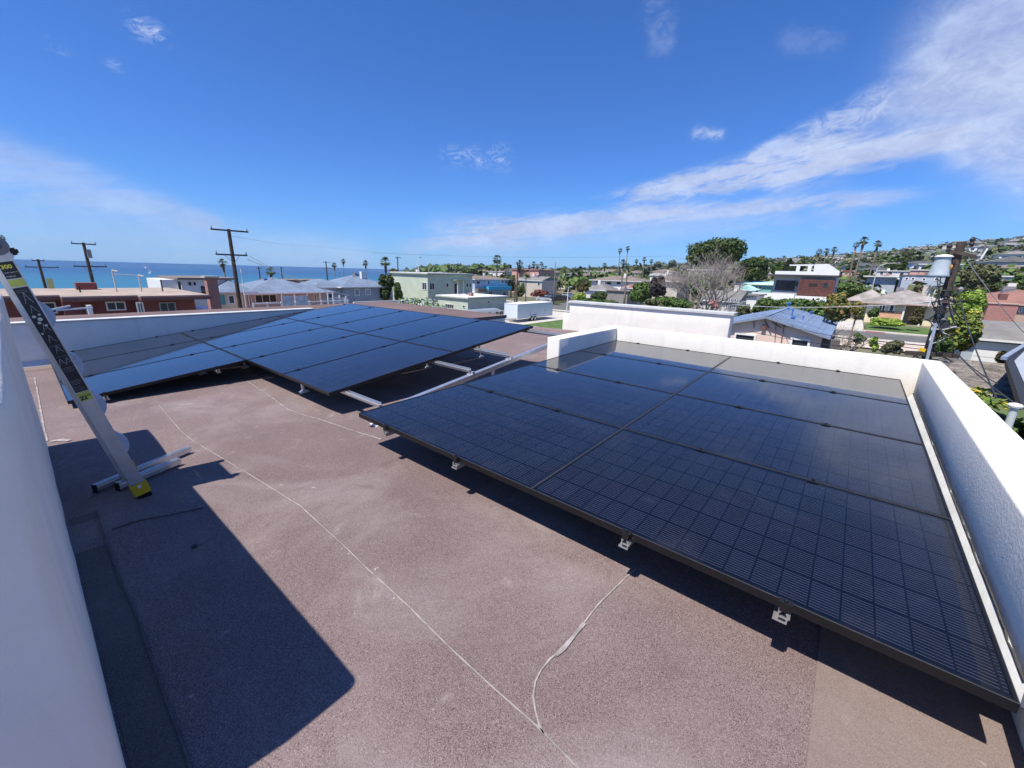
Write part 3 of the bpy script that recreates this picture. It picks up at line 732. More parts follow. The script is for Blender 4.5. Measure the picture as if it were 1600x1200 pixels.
def brickx(k,c,base,b):
    t=k.node('ShaderNodeTexBrick'); 
    s=k.node('ShaderNodeSeparateXYZ'); k.put(s.inputs[0],c)
    k.put(t.inputs['Vector'],k.comb(k.m('ADD',s.outputs[0],s.outputs[1]),s.outputs[2],0))
    t.inputs['Color1'].default_value=(.38,.13,.10,1); t.inputs['Color2'].default_value=(.27,.085,.07,1); t.inputs['Mortar'].default_value=(.42,.34,.30,1)
    t.inputs['Scale'].default_value=3.2; t.inputs['Mortar Size'].default_value=.03; t.inputs['Brick Width'].default_value=.7; t.inputs['Row Height'].default_value=.25
    return t.outputs[0]
M_brick=mat('brickwork',(.35,.12,.09),var=0,rough=.9,extra=brickx)

def window(par,plane,val,x0,y0,x1,y1,depth=.07,fmat=None,fw=.07,panes=1,name='window',pmat=None,sill=False):
    """window from its rectangle in the photograph, on plane x=val or y=val of this building"""
    f=onX if plane=='x' else onY
    a=f(x0,y1,val); b_=f(x1,y1,val); c=f((x0+x1)/2,y0,val); d=f((x0+x1)/2,y1,val)
    u0,u1=(a[1],b_[1]) if plane=='x' else (a[0],b_[0])
    z0,z1=d[2],c[2]
    return win_w(par,plane,val,min(u0,u1),max(u0,u1),z0,z1,depth,fmat,fw,panes,name,pmat,sill)
def win_w(par,plane,val,u0,u1,z0,z1,depth=.07,fmat=None,fw=.07,panes=1,name='window',pmat=None,sill=False,sgn=None):
    if sgn is None: sgn=-1 if plane=='y' else (1 if val<0 else -1)
    o0,o1=sorted((val-.02*sgn,val+depth*sgn)); p0,p1=sorted((val-.02*sgn,val+.012*sgn))
    fm=MB(); pm=MB()
    def B(mb,ua,ub,za,zb,d0,d1):
        if plane=='x': mb.box(d0,d1,ua,ub,za,zb)
        else: mb.box(ua,ub,d0,d1,za,zb)
    B(fm,u0,u1,z0,z0+fw,o0,o1); B(fm,u0,u1,z1-fw,z1,o0,o1); B(fm,u0,u0+fw,z0+fw,z1-fw,o0,o1); B(fm,u1-fw,u1,z0+fw,z1-fw,o0,o1)
    w=(u1-u0)
    for i in range(1,panes):
        B(fm,u0+w*i/panes-fw*.35,u0+w*i/panes+fw*.35,z0+fw,z1-fw,o0,o1-.012*sgn if sgn>0 else o1)
    if sill: B(fm,u0-.08,u1+.08,z0-.08,z0-.002,*sorted((val-.02*sgn,val+(depth+.08)*sgn)))
    fr=fm.build(name,fmat or M_wf,par)
    for i in range(panes):
        q=MB(); B(q,u0+w*i/panes+fw*.3,u0+w*(i+1)/panes-fw*.3,z0+fw*.8,z1-fw*.8,p0,p1); q.build('pane',pmat or M_pane,fr)
    return fr
def roof_on(par,x0,x1,y0,y1,z,kind,h,mt,oh=.45,trim=None,name='roof',th=.14):
    a0,a1,b0,b1=x0-oh,x1+oh,y0-oh,y1+oh; m=MB()
    if kind=='flat': m.box(a0,a1,b0,b1,z,z+max(h,.15)); r=m.build(name,mt,par)
    else:
        if kind=='hip':
            k=min(a1-a0,b1-b0)/2
            if a1-a0>b1-b0: r0=(a0+k,(b0+b1)/2,z+h); r1=(a1-k,(b0+b1)/2,z+h)
            else: r0=((a0+a1)/2,b0+k,z+h); r1=((a0+a1)/2,b1-k,z+h)
        elif kind=='gx': r0=(a0,(b0+b1)/2,z+h); r1=(a1,(b0+b1)/2,z+h)      # ridge along x
        else: r0=((a0+a1)/2,b0,z+h); r1=((a0+a1)/2,b1,z+h)                  # ridge along y
        zz=z; A=(a0,b0,zz);B=(a1,b0,zz);C=(a1,b1,zz);D=(a0,b1,zz)
        alongx=abs(r1[0]-r0[0])>abs(r1[1]-r0[1]) or kind=='gx'
        if alongx:
            m.quad(A,B,r1,r0); m.quad(C,D,r0,r1); m.poly([B,C,r1]); m.poly([D,A,r0])
        else:
            m.quad(B,C,r1,r0); m.quad(D,A,r0,r1); m.poly([A,B,r0]); m.poly([C,D,r1])
        m.quad(D,C,B,A); r=m.build(name,mt,par)
    if kind!='flat':
        f=MB(); f.box(a0-.02,a1+.02,b0-.02,b0,z-th,z+.02); f.box(a0-.02,a1+.02,b1,b1+.02,z-th,z+.02); f.box(a0-.02,a0,b0,b1,z-th,z+.02); f.box(a1,a1+.02,b0,b1,z-th,z+.02)
        f.build('eave_trim',trim or M_wf,par)
    return r
def gable_wall(par,x0,x1,y0,y1,z,h,mt,ridge='y'):
    m=MB()
    if ridge=='y':
        for y in (y0,y1-.1): m.hexa([(x0,y,z),(x1,y,z),((x0+x1)/2+.01,y,z+h),((x0+x1)/2-.01,y,z+h),(x0,y+.1,z),(x1,y+.1,z),((x0+x1)/2+.01,y+.1,z+h),((x0+x1)/2-.01,y+.1,z+h)])
    else:
        for x in (x0,x1-.1): m.hexa([(x,y0,z),(x,y1,z),(x,(y0+y1)/2+.01,z+h),(x,(y0+y1)/2-.01,z+h),(x+.1,y0,z),(x+.1,y1,z),(x+.1,(y0+y1)/2+.01,z+h),(x+.1,(y0+y1)/2-.01,z+h)])
    return m.build('gable',mt,par)
class House:
    """corner = photograph position of the eave at the corner where the two visible faces meet, at distance D"""
    def __init__(s,name,label,cat,px,py,D,left,right,wm,side='E',depth=None,width=None,group=None,zb=None):
        P_=atD(px,py,D); s.cx,s.cy,s.z=P_
        if side=='E':
            s.x1=s.cx; s.y0=s.cy
            s.x0=onY(left,py,s.cy)[0] if left is not None else s.cx-width
            s.y1=onX(right,py,s.cx)[1] if right is not None else s.cy+depth
        else:
            s.x0=s.cx; s.y0=s.cy
            s.x1=onY(right,py,s.cy)[0] if right is not None else s.cx+width
            s.y1=s.cy+(depth or 9)
        s.zb=min(gz(s.x0,s.y0),gz(s.x1,s.y1),gz(s.x1,s.y0),gz(s.x0,s.y1))-.3 if zb is None else zb
        s.t=thing(name,label,cat,group=group)
        m=MB(); m.box(s.x0,s.x1,s.y0,s.y1,s.zb,s.z); m.build('wall',wm,s.t); s.side=side
    def roof(s,kind,h,mt,oh=.45,**k): roof_on(s.t,s.x0,s.x1,s.y0,s.y1,s.z+.002,kind,h,mt,oh,**k); return s
    def wS(s,*r,**k): return window(s.t,'y',s.y0,*r,**k)
    def wE(s,*r,**k): return window(s.t,'x',s.x1,*r,**k)
def block(par,x0,x1,y0,y1,z0,z1,mt,name,bevel=0,label=None):
    m=MB(); m.box(x0,x1,y0,y1,z0,z1); return m.build(name,mt,par,bevel=bevel,label=label)

# ---- dark red house across the alley (its long east side faces us)
M_red=stucco('dark_red_stucco',(.20,.06,.055)); M_redt=mat('brown_fascia',(.16,.07,.06),rough=.7,var=.15)
X=-35.; t=thing('red_house','single storey dark red house with a flat pale gravel roof and white framed windows','house')
yL=onX(-60,468,X)[1]; y2=onX(95,468,X)[1]; y3=onX(212,465,X)[1]; y4=onX(297,463,X)[1]; ze=onX(298,463,X)[2]; zg=-9
block(t,X-11,X-1.0,yL,y2,zg,ze-.1,M_red,'wall'); block(t,X-11,X,y2+.01,y3,zg,ze-.12,M_red,'wall'); block(t,X-11,X+.9,y3+.01,y4,zg,ze-.12,M_red,'wall')
m=MB(); m.box(X-9.5,X-.4,yL,y2,ze-.09,ze+.12); m.box(X-9.5,X+.8,y2+.01,y3-.01,ze-.11,ze+.1); m.box(X-9.5,X+1.7,y3,y4+.8,ze-.11,ze+.1); m.build('fascia',M_redt,t)
m=MB(); m.box(X-9.4,X-.5,yL,y2,ze+.122,ze+.2); m.box(X-9.4,X+.7,y2+.01,y3-.01,ze+.102,ze+.18); m.box(X-9.4,X+1.6,y3,y4+.7,ze+.102,ze+.18); m.build('roof',M_gravel,t)
window(t,'x',X-1.0,50,472,91,490,panes=1); window(t,'x',X,167,471,198,485,panes=2); 
window(t,'x',X+.9,251,472,277,491,panes=2,fmat=mat('grey_frame',(.3,.3,.3),var=.1)); window(t,'x',X+.9,216,472,227,491,panes=2)
c0=onX(120,452,X-7); c1=onX(153,452,X-7); block(t,X-8.0,X-7,c0[1],c1[1],ze-.1,onX(130,442,X-7)[2],M_red,'chimney')
for px_,h_ in ((126,.5),(183,1.5),(222,1.2),(255,.9)):
    p=onX(px_,458,X-3.5); m=MB(); m.tube([(X-3.5,p[1],ze+.1),(X-3.5,p[1],ze+.1+h_)],.04,8); 
    if h_>1: m.tube([(X-3.5,p[1],ze+.1+h_),(X-3.3,p[1]+.25,ze+h_+.02)],.05,6)
    m.build('vent_pipe',M_conc if h_>1 else M_clamp,t)
m=MB(); p=onX(184,452,X-6); q=onX(218,452,X-6); m.bar((X-6,p[1],ze+1.3),(X-6,q[1],ze+1.25),.06,.06); m.build('antenna_boom',M_wf,t)
m=MB(); m.box(X+.1,X+1.2,onX(133,480,X)[1],onX(140,480,X)[1],-8,onX(135,475,X)[2]); m.build('porch_post',M_wf,t)
# fence rail and loose pipe on the lower roof
m=MB(); p=onX(92,494,-19); q=onX(148,492,-19); m.bar((-19,p[1],-1.5),(-19,q[1],-1.46),.045,.045); m.bar((-19,p[1]-.4,-1.55),(-19,p[1]+.3,-1.38),.05,.05)
tag(m.build('white_pipe',M_wf),'white plastic pipe and elbow lying on the lower brown roof by the parapet','pipe')

# ---- white house behind it with a curved wall
M_white=stucco('warm_white_stucco',(.74,.70,.66)); X=-58.
t=thing('white_house','white two storey house with a pale curved wall and brown roof beside the brick chimney','house')
ya=onX(254,438,X)[1]; yb=onX(282,438,X)[1]; yc=onX(331,440,X)[1]; zt=onX(285,437,X)[2]
block(t,X-8,X-1,ya,yb,-12,onX(262,437,X-1)[2],M_wf,'wall'); block(t,X-9,X,yb+.01,yc+2,-12,zt,M_white,'wall')
m=MB(); m.box(X-9.5,X+.3,yb-.3,yc+2.6,zt+.01,zt+.22); m.build('roof',S_brown,t)
window(t,'x',X,316,447,326,462,panes=1,fmat=M_redt); window(t,'x',X-1,256,451,264,455,panes=3,fmat=M_wf,fw=.1)
m=MB(); yy_=onX(281,450,X)[1]; m.tube([(X+.1,yy_,zt-.2),(X+.15,yy_,zt-3.0),(X-.3,yy_-.5,zt-3.6)],.12,8); m.build('downpipe',M_clamp,t)
window(t,'x',X,295,441,299,446,fmat=M_dk,fw=.05); window(t,'x',X,303,441,306,446,fmat=M_dk,fw=.05)
block(t,X+.5,X+6,onX(297,480,X)[1],onX(314,480,X)[1],-12,onX(300,477,X)[2],mat('navy_tarp',(.03,.05,.16),rough=.5,var=.2),'tarpaulin')
# ---- brick chimney (top of a lower house)
X=-48.; a=onX(322,434,X); b_=onX(339,434,X)
t=thing('brick_chimney','tall red brick chimney with a stone cap left of the cream house','chimney')
block(t,X-.9,X,a[1],b_[1],-11,a[2],M_brick,'stack'); block(t,X-1.05,X+.15,a[1]-.15,b_[1]+.15,a[2]+.005,a[2]+.16,M_conc,'cap')
# ---- cream house with long pale blue hip roof
M_cream=stucco('cream_yellow_stucco',(.72,.66,.44)); 
X=-56.; t=thing('cream_house','cream house with pale blue hip roof, turquoise shutter and glazed porch behind the wooden pole','house')
y0=onX(340,457,X)[1]; y1=onX(378,457,X)[1]; y2=onX(512,457,X)[1]; ze=onX(450,457,X)[2]
block(t,X-9,X,y0,y1,-9.5,ze+.2,M_cream,'wall'); block(t,X-9,X-.6,y1+.01,y2,-9.5,ze,mat('porch_beige',(.50,.43,.34),rough=.8,var=.2,scale=1),'wall')
roof_on(t,X-9,X,y0,y1+1,ze+.21,'hip',1.2,S_pale,.5)
roof_on(t,X-10,X,y1+.6,y2,ze+.01,'hip',1.75,S_pale,.6)
window(t,'x',X,345,461,353,476,fmat=mat('turquoise_shutter',(.10,.42,.42),rough=.6,var=.1),pmat=MATS['turquoise_shutter'],name='shutter')
window(t,'x',X,357,461,368,475,panes=1,fw=.12)
window(t,'x',X-.6,399,460,433,473,panes=3,fw=.08,pmat=M_dk); 
for px_ in (386,390,440,446,470,492): window(t,'x',X-.6,px_,460,px_+4,478,fw=.05,pmat=mat('curtain',(.36,.30,.24),rough=.8,var=.2))
p=onX(300+590/5,341+495/5,X-4)
for px_ in (412,424,432):
    m=MB(); q=onX(px_,439,X-4.6); m.box(q[0],q[0]+.35,q[1],q[1]+.4,ze+1.0,ze+1.6); m.build('roof_vent',mat('blue_vent',(.06,.14,.36),var=.1),t)
for px_ in (440,460,480,500):
    q=onX(px_,467,X+.4); m=MB(); m.box(X+.35,X+.5,q[1]-.08,q[1]+.08,-9.3,ze); m.build('porch_post',M_wf,t)
# deck railing in front
t=thing('deck_railing','white deck railing with lattice panels in front of the glazed porch','railing'); Xr=-50.
zr=onX(450,473,Xr)[2]; m=MB(); ya=onX(395,475,Xr)[1]; yb=onX(545,475,Xr)[1]
m.bar((Xr,ya,zr),(Xr,yb,zr),.12,.1); m.build('top_rail',M_wf,t)
m=MB(); m.bar((Xr,ya,zr-.7),(Xr,yb,zr-.7),.1,.08); m.build('bottom_rail',M_wf,t)
for px_ in (396,418,440,462,484,503,523,544):
    y_=onX(px_,475,Xr)[1]; block(t,Xr-.07,Xr+.07,y_-.07,y_+.07,zr-1.6,zr+.12,M_wf,'post')
for a_,b2 in ((440,458),(461,481)):
    ya_=onX(a_,470,Xr)[1]; yb_=onX(b2,470,Xr)[1]; block(t,Xr+.08,Xr+.14,ya_,yb_,zr-1.3,zr+.75,mat('lattice_grey',(.55,.58,.62),rough=.8,var=.25,scale=3),'lattice_panel')
m=MB(); m.box(-56,Xr-.2,ya,yb,-9.5,zr-1.55); m.build('deck',mat('terracotta_deck',(.52,.28,.20),rough=.85,var=.25,scale=1),t)
# stairs railing near the grey house
t=thing('stair_railing','white slatted stair railing at the corner of the grey clapboard house','railing'); Xs=-62.
for k_,(pa,pb) in enumerate(((513,458),(521,458),(531,461),(541,463))):
    y_=onX(pa,470,Xs)[1]; block(t,Xs-.08,Xs+.08,y_-.08,y_+.08,onX(pa,479,Xs)[2],onX(pa,pb,Xs)[2],M_wf,'post')
for k_ in range(4):
    a_=onX(521,465+k_*3.6,Xs); c_=onX(542,466+k_*3.6,Xs); m=MB(); m.bar((Xs,a_[1],a_[2]),(Xs,c_[1],c_[2]),.1,.16); m.build('slat',M_wf,t)
# ---- grey clapboard house
M_gr=stucco('blue_grey_clapboard',(.36,.40,.46)); X=-72.
t=thing('clapboard_house','blue grey clapboard house with pale blue hip roof and three white windows','house')
ya=onX(538,450,X)[1]; yb=onX(613,447,X)[1]; ze=onX(575,448,X)[2]; zg=onX(560,474,X)[2]-2.5
block(t,X-11,X,ya,yb,zg,ze,M_gr,'wall')
for i in range(9):
    zc=zg+2.3+i*(ze-zg-2.4)/9
    m=MB(); m.hexa([(X+.002,ya,zc),(X+.06,ya,zc),(X+.06,yb,zc),(X+.002,yb,zc),(X+.002,ya,zc+.30),(X+.01,ya,zc+.30),(X+.01,yb,zc+.30),(X+.002,yb,zc+.30)]); m.build('clapboard',M_gr,t)
roof_on(t,X-11,X,ya-.3,yb,ze+.01,'hip',2.0,S_pale,.6)
ys=onX(497,452,X)[1]; block(t,X-10,X-1.2,ys,ya-.02,zg,ze-.1,M_gr,'wall'); roof_on(t,X-10,X-1.2,ys,ya+1.5,ze-.09,'hip',1.35,S_pale,.5)
window(t,'x',X,554,451,562,462,fw=.14,panes=1,depth=.1); window(t,'x',X,571,451,579,461,fw=.14,panes=2,depth=.1); window(t,'x',X,603,449,612,463,fw=.14,depth=.1)
window(t,'x',X-1.2,513,458,521,466,fw=.1,pmat=M_dk)
# white flat wall in front of it
m=MB(); a=onX(553,472,-60); b_=onX(660,469,-60); m.box(-60.3,-60,a[1],b_[1],-9,a[2]); tag(m.build('garden_wall',M_white),'long low white garden wall below the grey clapboard house','wall')
# ---- mint green two storey house
M_mint=stucco('mint_green_stucco',(.50,.56,.44)); M_mintd=mat('roof_edge_green',(.30,.36,.30),rough=.7,var=.1)
H=House('mint_house','pale mint green two storey house with flat roof, corner windows and a small balcony','house',668,429,92,612,738,M_mint)
roof_on(H.t,H.x0,H.x1,H.y0,H.y1,H.z+.002,'flat',.22,M_mintd,.35); roof_on(H.t,H.x0,H.x1,H.y0,H.y1,H.z+.224,'flat',.05,M_wroof,.3,name='roof_gravel')
H.wS(660,441,667,453,panes=2,fw=.1); H.wE(671,442,679,453,panes=2,fw=.1,fmat=M_wf); H.wE(697,442,701,449,fw=.1)
H.wE(709,442,716,461,fw=.12,name='door',panes=1); H.wE(728,442,732,449,fw=.1); H.wE(733,442,736,449,fw=.08)
H.wS(660,468,667,474,fw=.1,panes=2); H.wE(672,467,680,474,fw=.1,panes=2); H.wS(622,442,626,449,fw=.1)
a=onX(706,438,H.x1); b_=onX(725,439,H.x1); block(H.t,H.x1+.01,H.x1+1.5,a[1],b_[1]+.5,a[2],a[2]+.18,M_mintd,'balcony_roof')
for px_ in (715,724): 
    q=onX(px_,450,H.x1+1.3); block(H.t,H.x1+1.25,H.x1+1.4,q[1]-.08,q[1]+.08,onX(px_,461,H.x1+1.3)[2],a[2]-.005,M_wf,'balcony_post')
q=onX(708,461,H.x1); block(H.t,H.x1+.01,H.x1+1.5,q[1],b_[1]+.4,q[2]-.15,q[2],M_wf,'balcony_floor')
# ---- low mint garage
G=House('mint_garage','low pale green garage with a flat white roof in front of the mint house','garage',731,467.5,72,684,791,M_mint)
roof_on(G.t,G.x0,G.x1,G.y0,G.y1,G.z+.002,'flat',.18,M_mintd,.3); roof_on(G.t,G.x0,G.x1,G.y0,G.y1,G.z+.184,'flat',.04,M_wroof,.26,name='roof_coating')
G.wS(696,475,709,482,panes=4,fw=.06); G.wS(723,477,727,481,fw=.06); G.wE(762,470,765,474,fw=.05); G.wE(778,474,780,478,fw=.05); G.wE(786,472,788,477,fw=.05)
block(G.t,G.x0+2,G.x0+3.2,G.y0+2,G.y0+3,G.z+.225,G.z+.5,M_wf,'roof_hatch')
# small pale gable roof and blue roof in front
m=MB(); a=onZ(704,492,-5); t=thing('shed','low shed with a pale lilac roof beside the silver leafed hedge','shed')
a=atD(700,487,48); roof_on(t,a[0]-3,a[0]+3,a[1]-2,a[1]+5,a[2]-1.2,'gy',1.0,S_pale,.3); block(t,a[0]-2.8,a[0]+2.8,a[1]-1.8,a[1]+4.8,-7.1,a[2]-1.21,M_white,'wall')

# ---- blue trimmed two storey house
M_bw=stucco('light_blue_stucco',(.42,.52,.66)); M_cy=mat('cyan_paint',(.05,.40,.62),rough=.6,var=.08)
H=House('blue_house','two storey light blue house with brown hip roof and bright cyan balcony','house',795,434.5,128,736,795,M_bw,depth=9)
H=None
t=bpy.data.objects['blue_house']; 
X=-78.; 
for ch in list(t.children): bpy.data.objects.remove(ch)
ya=onX(742,437,X)[1]; yb=onX(795,437,X)[1]; ze=onX(770,436.5,X)[2]; zg=-8
block(t,X-8,X,ya,yb,zg,ze,M_bw,'wall'); roof_on(t,X-8,X,ya,yb,ze+.01,'hip',.9,S_brown,.5)
zc=onX(770,447,X)[2]; zd=onX(770,453,X)[2]
block(t,X+.02,X+1.6,onX(757,450,X)[1],onX(793,450,X)[1],zd,zc,M_cy,'balcony'); block(t,X+.02,X+1.3,ya,onX(756,450,X)[1],zd-.3,zc-.6,S_brown,'porch_roof')
for r in ((762,438,765,445),(783,438,787,443),(788,438,793,443),(744,439,750,444)): window(t,'x',X,*r,fw=.1)
for r in ((763,456,769,464),(785,456,791,464)): window(t,'x',X,*r,fw=.1,panes=1)
block(t,X-7,X+.8,onX(738,458,X)[1],onX(753,458,X)[1],zg,onX(745,456,X)[2],M_white,'garage_wall')
# ---- white cube behind, terracotta pink modern house, beige house
def simple(name,label,cat,X,px0,px1,py,zg,wm,rk,rh,rm,wins=(),dep=9,oh=.3,group=None,fm=None):
    t=thing(name,label,cat,group=group); ya=onX(px0,py,X)[1]; yb=onX(px1,py,X)[1]; ze=onX((px0+px1)/2,py,X)[2]
    block(t,X-dep,X,ya,yb,zg,ze,wm,'wall'); roof_on(t,X-dep,X,ya,yb,ze+.01,rk,rh,rm,oh)
    for r in wins: window(t,'x',X,*r,fw=.12,fmat=fm)
    return t
def simpleS(name,label,cat,Y,px0,px1,py,zg,wm,rk,rh,rm,wins=(),dep=9,oh=.3,group=None,fw=.1,panes=1):
    t=thing(name,label,cat,group=group); xa=onY(px0,py,Y)[0]; xb=onY(px1,py,Y)[0]; ze=onY((px0+px1)/2,py,Y)[2]
    zg=min(zg,gz(xa,Y)-.3)
    block(t,xa,xb,Y,Y+dep,zg,ze,wm,'wall'); roof_on(t,xa,xb,Y,Y+dep,ze+.01,rk,rh,rm,oh)
    for r in wins: window(t,'y',Y,*r,fw=fw,panes=panes)
    return t
M_pink=stucco('terracotta_pink_stucco',(.52,.17,.13)); M_pkl=stucco('pale_pink_stucco',(.62,.36,.30)); M_beige=stucco('beige_stucco',(.55,.50,.43))
simple('rust_fenced_house','low house with rust orange timber walls beyond the cream house roof','house',-92,432,512,438.5,-12,stucco('rust_timber',(.36,.17,.10)),'flat',.15,S_brown,((455,440,460,444),(470,440,476,444)),dep=8)
simpleS('white_cube_house','plain white flat roofed house between the two palms','house',150,763,788,424.5,-9,M_white,'flat',.2,M_wroof,((766,428,768,432),),group=None)
simple('salmon_house','tall salmon pink modern house with a lilac awning','house',-98,842,866,424,-9,M_pink,'flat',.2,M_pink,((846,433,855,440),(854,448,862,456)),dep=12)
tt=bpy.data.objects['salmon_house']; q=onX(849,427,-98); q2=onX(856,431,-98)
m=MB(); m.hexa([(-98,q[1]-1,q2[2]),(-96.6,q[1]-1,q2[2]-.1),(-96.6,q2[1],q2[2]-.1),(-98,q2[1],q2[2]),(-98,q[1]-1,q[2]),(-97.9,q[1]-1,q[2]),(-97.9,q2[1],q[2]),(-98,q2[1],q[2])]); m.build('awning',mat('lilac_canvas',(.38,.28,.62),rough=.8,var=.1),tt)
simpleS('low_salmon_house','long low salmon house wall behind the beige house','house',118,800,842,422,-9,M_pkl,'flat',.2,M_pink,(),group=None)
simpleS('beige_house','beige house with a grey gable roof under the small palm','house',100,808,847,438,-9,M_beige,'gx',1.2,S_grey,((812,436,817,441),(840,441,844,446)),dep=8)
simple('timber_gabled_house','white house with blue grey roof and a dark timbered gable','house',-104,868,884,436,-9,M_white,'flat',.3,S_dark,((869,434,872,438),(873,448,876,454),(879,450,882,456)),dep=9)
simple('balcony_house','white two storey house with long balcony and charcoal roof','house',-100,884,926,433.5,-9,M_white,'gy',.8,S_dark,((887,437,892,441),(893,437,897,441),(903,436,907,441),(914,437,918,440),(898,451,904,458)),dep=9)
simpleS('ranch_house','wide cream two storey house with brown low hip roof beyond the street','house',118,925,1000,438.5,-8,M_white,'hip',1.4,S_brown,((948,440,955,445),(963,440,970,445),(976,441,981,446),(931,438,934,442)),dep=10,oh=.8)
simpleS('carport','long grey garage with a flat brown roof behind the round bush','garage',88,948,981,455,-8,stucco('grey_garage',(.26,.24,.23)),'flat',.15,S_brown,(),dep=6,group=None)
simpleS('low_grey_house','low house with grey hip roof behind the bronze leafed tree','house',92,915,947,453,-8,M_white,'hip',1.5,S_grey,((929,455,934,461),(938,455,942,460)),dep=7,oh=.5)
simpleS('small_red_house','small pale cottage with a red tiled roof behind the tall palm trunk','house',96,970,992,450,-8,M_white,'hip',.9,S_red,((979,447,983,449),),dep=6)
simpleS('pink_flat','pink flat roofed house on the rise behind the twin palms','house',205,974,1000,432,-6,M_pkl,'flat',.3,M_pkl,((981,434,984,436),(989,434,992,436)),dep=8)
simpleS('pink_brown_house','long pinkish brown house in the middle distance','house',190,950,975,430,-6,M_beige,'flat',.3,S_brown,(),dep=8)
simpleS('brown_roof_house','brown roofed house with a dark red porch behind the dead palm','house',100,1022,1060,439,-8,M_beige,'hip',1.2,S_brown,((1041,440,1047,449),(1048,440,1056,449)),dep=9,oh=.7,fw=.14)
simpleS('white_gable_cottage','small white cottage with an arched gable behind the dead palm','house',140,1016,1044,430,-5,M_white,'gx',.9,S_mix,((1019,431,1022,434),),dep=8)
t=simpleS('grey_roof_cottage','white cottage with a grey roof seen through the bare branches','house',62,1098,1152,470,-8,M_white,'gx',1.3,S_grey,((1133,466,1137,482),(1139,466,1143,482),(1145,466,1149,482)),dep=8)
simpleS('white_shed','small white garage with a row of square panes beside the hedge','garage',66,1155,1183,462,-8,M_wf,'flat',.1,S_grey,((1162,463,1165,465),(1166,463,1169,465),(1170,463,1173,465),(1174,463,1177,465)),dep=6,fw=.03)
M_teal=stucco('aqua_stucco',(.22,.50,.46)); M_tealr=mat('aqua_roof',(.42,.74,.70),rough=.7,var=.1,scale=.4)
simpleS('aqua_house','aqua green house with pale aqua roof left of the modern white house','house',112,1148,1207,444,-7,M_teal,'gx',.7,M_tealr,((1178,447,1184,452),(1185,447,1190,452)),dep=10,oh=.5)
simpleS('aqua_porch','low aqua porch roof in front of the aqua house','porch',98,1147,1178,453,-7,M_teal,'gy',1.0,M_tealr,(),dep=5,oh=.4)

# ---- modern white house with timber wall
Yb=100.; zb0=-7
t=thing('modern_house','modern white house with dark timber boarded wall, big black window and roof terrace','house')
def X_(px,py=440): return onY(px,py,Yb)[0]
def Z_(px,py): return onY(px,py,Yb)[2]
zt=Z_(1260,432)
M_w2=mat('bright_white_render',(.80,.80,.79),rough=.8,var=.04,scale=.5)
block(t,X_(1209),X_(1307),Yb,Yb+11,zb0-1,zt,stucco('dove_grey_render',(.45,.46,.48)),'wall')
block(t,X_(1202,432),X_(1311,432),Yb-1.6,Yb+11.2,zt+.005,zt+.30,mat('charcoal_fascia',(.05,.05,.055),rough=.6,var=.1),'roof_slab')
block(t,X_(1209),X_(1275),Yb-.5,Yb-.25,zt+.305,zt+.95,M_w2,'parapet')
block(t,X_(1250),X_(1306),Yb-1.3,Yb-.005,Z_(1280,465),Z_(1280,438),mat('timber_core',(.12,.05,.04)),'timber_box')
M_tim=mat('red_brown_timber',(.13,.045,.035),rough=.6,var=.35,scale=2.5)
za,zc=Z_(1280,462),Z_(1280,437)
for i in range(7):
    z0=za+(zc-za)*i/7; m=MB(); m.box(X_(1251),X_(1303),Yb-1.34,Yb-1.302,z0+.02,z0+(zc-za)/7-.02); m.build('timber_board',M_tim,t)
f=window(t,'y',Yb-1.34,1263,443,1277,447,fmat=M_dk,pmat=M_dk,fw=.06); window(t,'y',Yb-1.34,1285,442,1293,449,fmat=MATS['charcoal_fascia'],fw=.1)
window(t,'y',Yb,1210,438,1241,454,fmat=MATS['charcoal_fascia'],fw=.12,panes=3); window(t,'y',Yb,1243,440,1246,447,fw=.06,fmat=MATS['charcoal_fascia'])
block(t,X_(1184),X_(1249),Yb-4.2,Yb-3.9,zb0,Z_(1210,457),M_w2,'terrace_wall'); block(t,X_(1249),X_(1300),Yb-1.9,Yb-1.5,zb0,Z_(1275,463),M_w2,'plinth')
zp=onY(1290,412,Yb+3)[2]; xa=onY(1273,412,Yb+3)[0]; xm=onY(1294,412,Yb+3)[0]; xb=onY(1312,424,Yb+3)[0]; z2=onY(1312,424,Yb+3)[2]
m=MB(); y_=Yb+3
m.poly([(xa,y_,zt+.31),(xb,y_,zt+.31),(xb,y_,z2),(xm,y_,zp),(xa,y_,zp)]); m.poly([(xa,y_+6,zp),(xm,y_+6,zp),(xb,y_+6,z2),(xb,y_+6,zt+.31),(xa,y_+6,zt+.31)])
m.quad((xa,y_,zp),(xm,y_,zp),(xm,y_+6,zp),(xa,y_+6,zp)); m.quad((xm,y_,zp),(xb,y_,z2),(xb,y_+6,z2),(xm,y_+6,zp)); m.quad((xb,y_,zt+.31),(xb,y_+6,zt+.31),(xb,y_+6,z2),(xb,y_,z2)); m.quad((xa,y_+6,zt+.31),(xa,y_,zt+.31),(xa,y_,zp),(xa,y_+6,zp))
m.build('penthouse',M_w2,t)
for px_ in (1244,1262):
    x_=onY(px_,420,Yb+1)[0]; block(t,x_,x_+.6,Yb+1,Yb+1.6,zt+.31,onY(px_,413,Yb+1)[2]-.3,M_w2,'pergola_post')
block(t,onY(1234,413,Yb+1)[0],xa-.01,Yb+1,Yb+2.9,onY(1250,413,Yb+1)[2]-.28,onY(1250,413,Yb+1)[2],M_w2,'pergola_beam')
x_=X_(1310); win_w(t,'x',X_(1307),Yb+3,Yb+4.2,-4,-1.2,sgn=1,fmat=MATS['charcoal_fascia'])

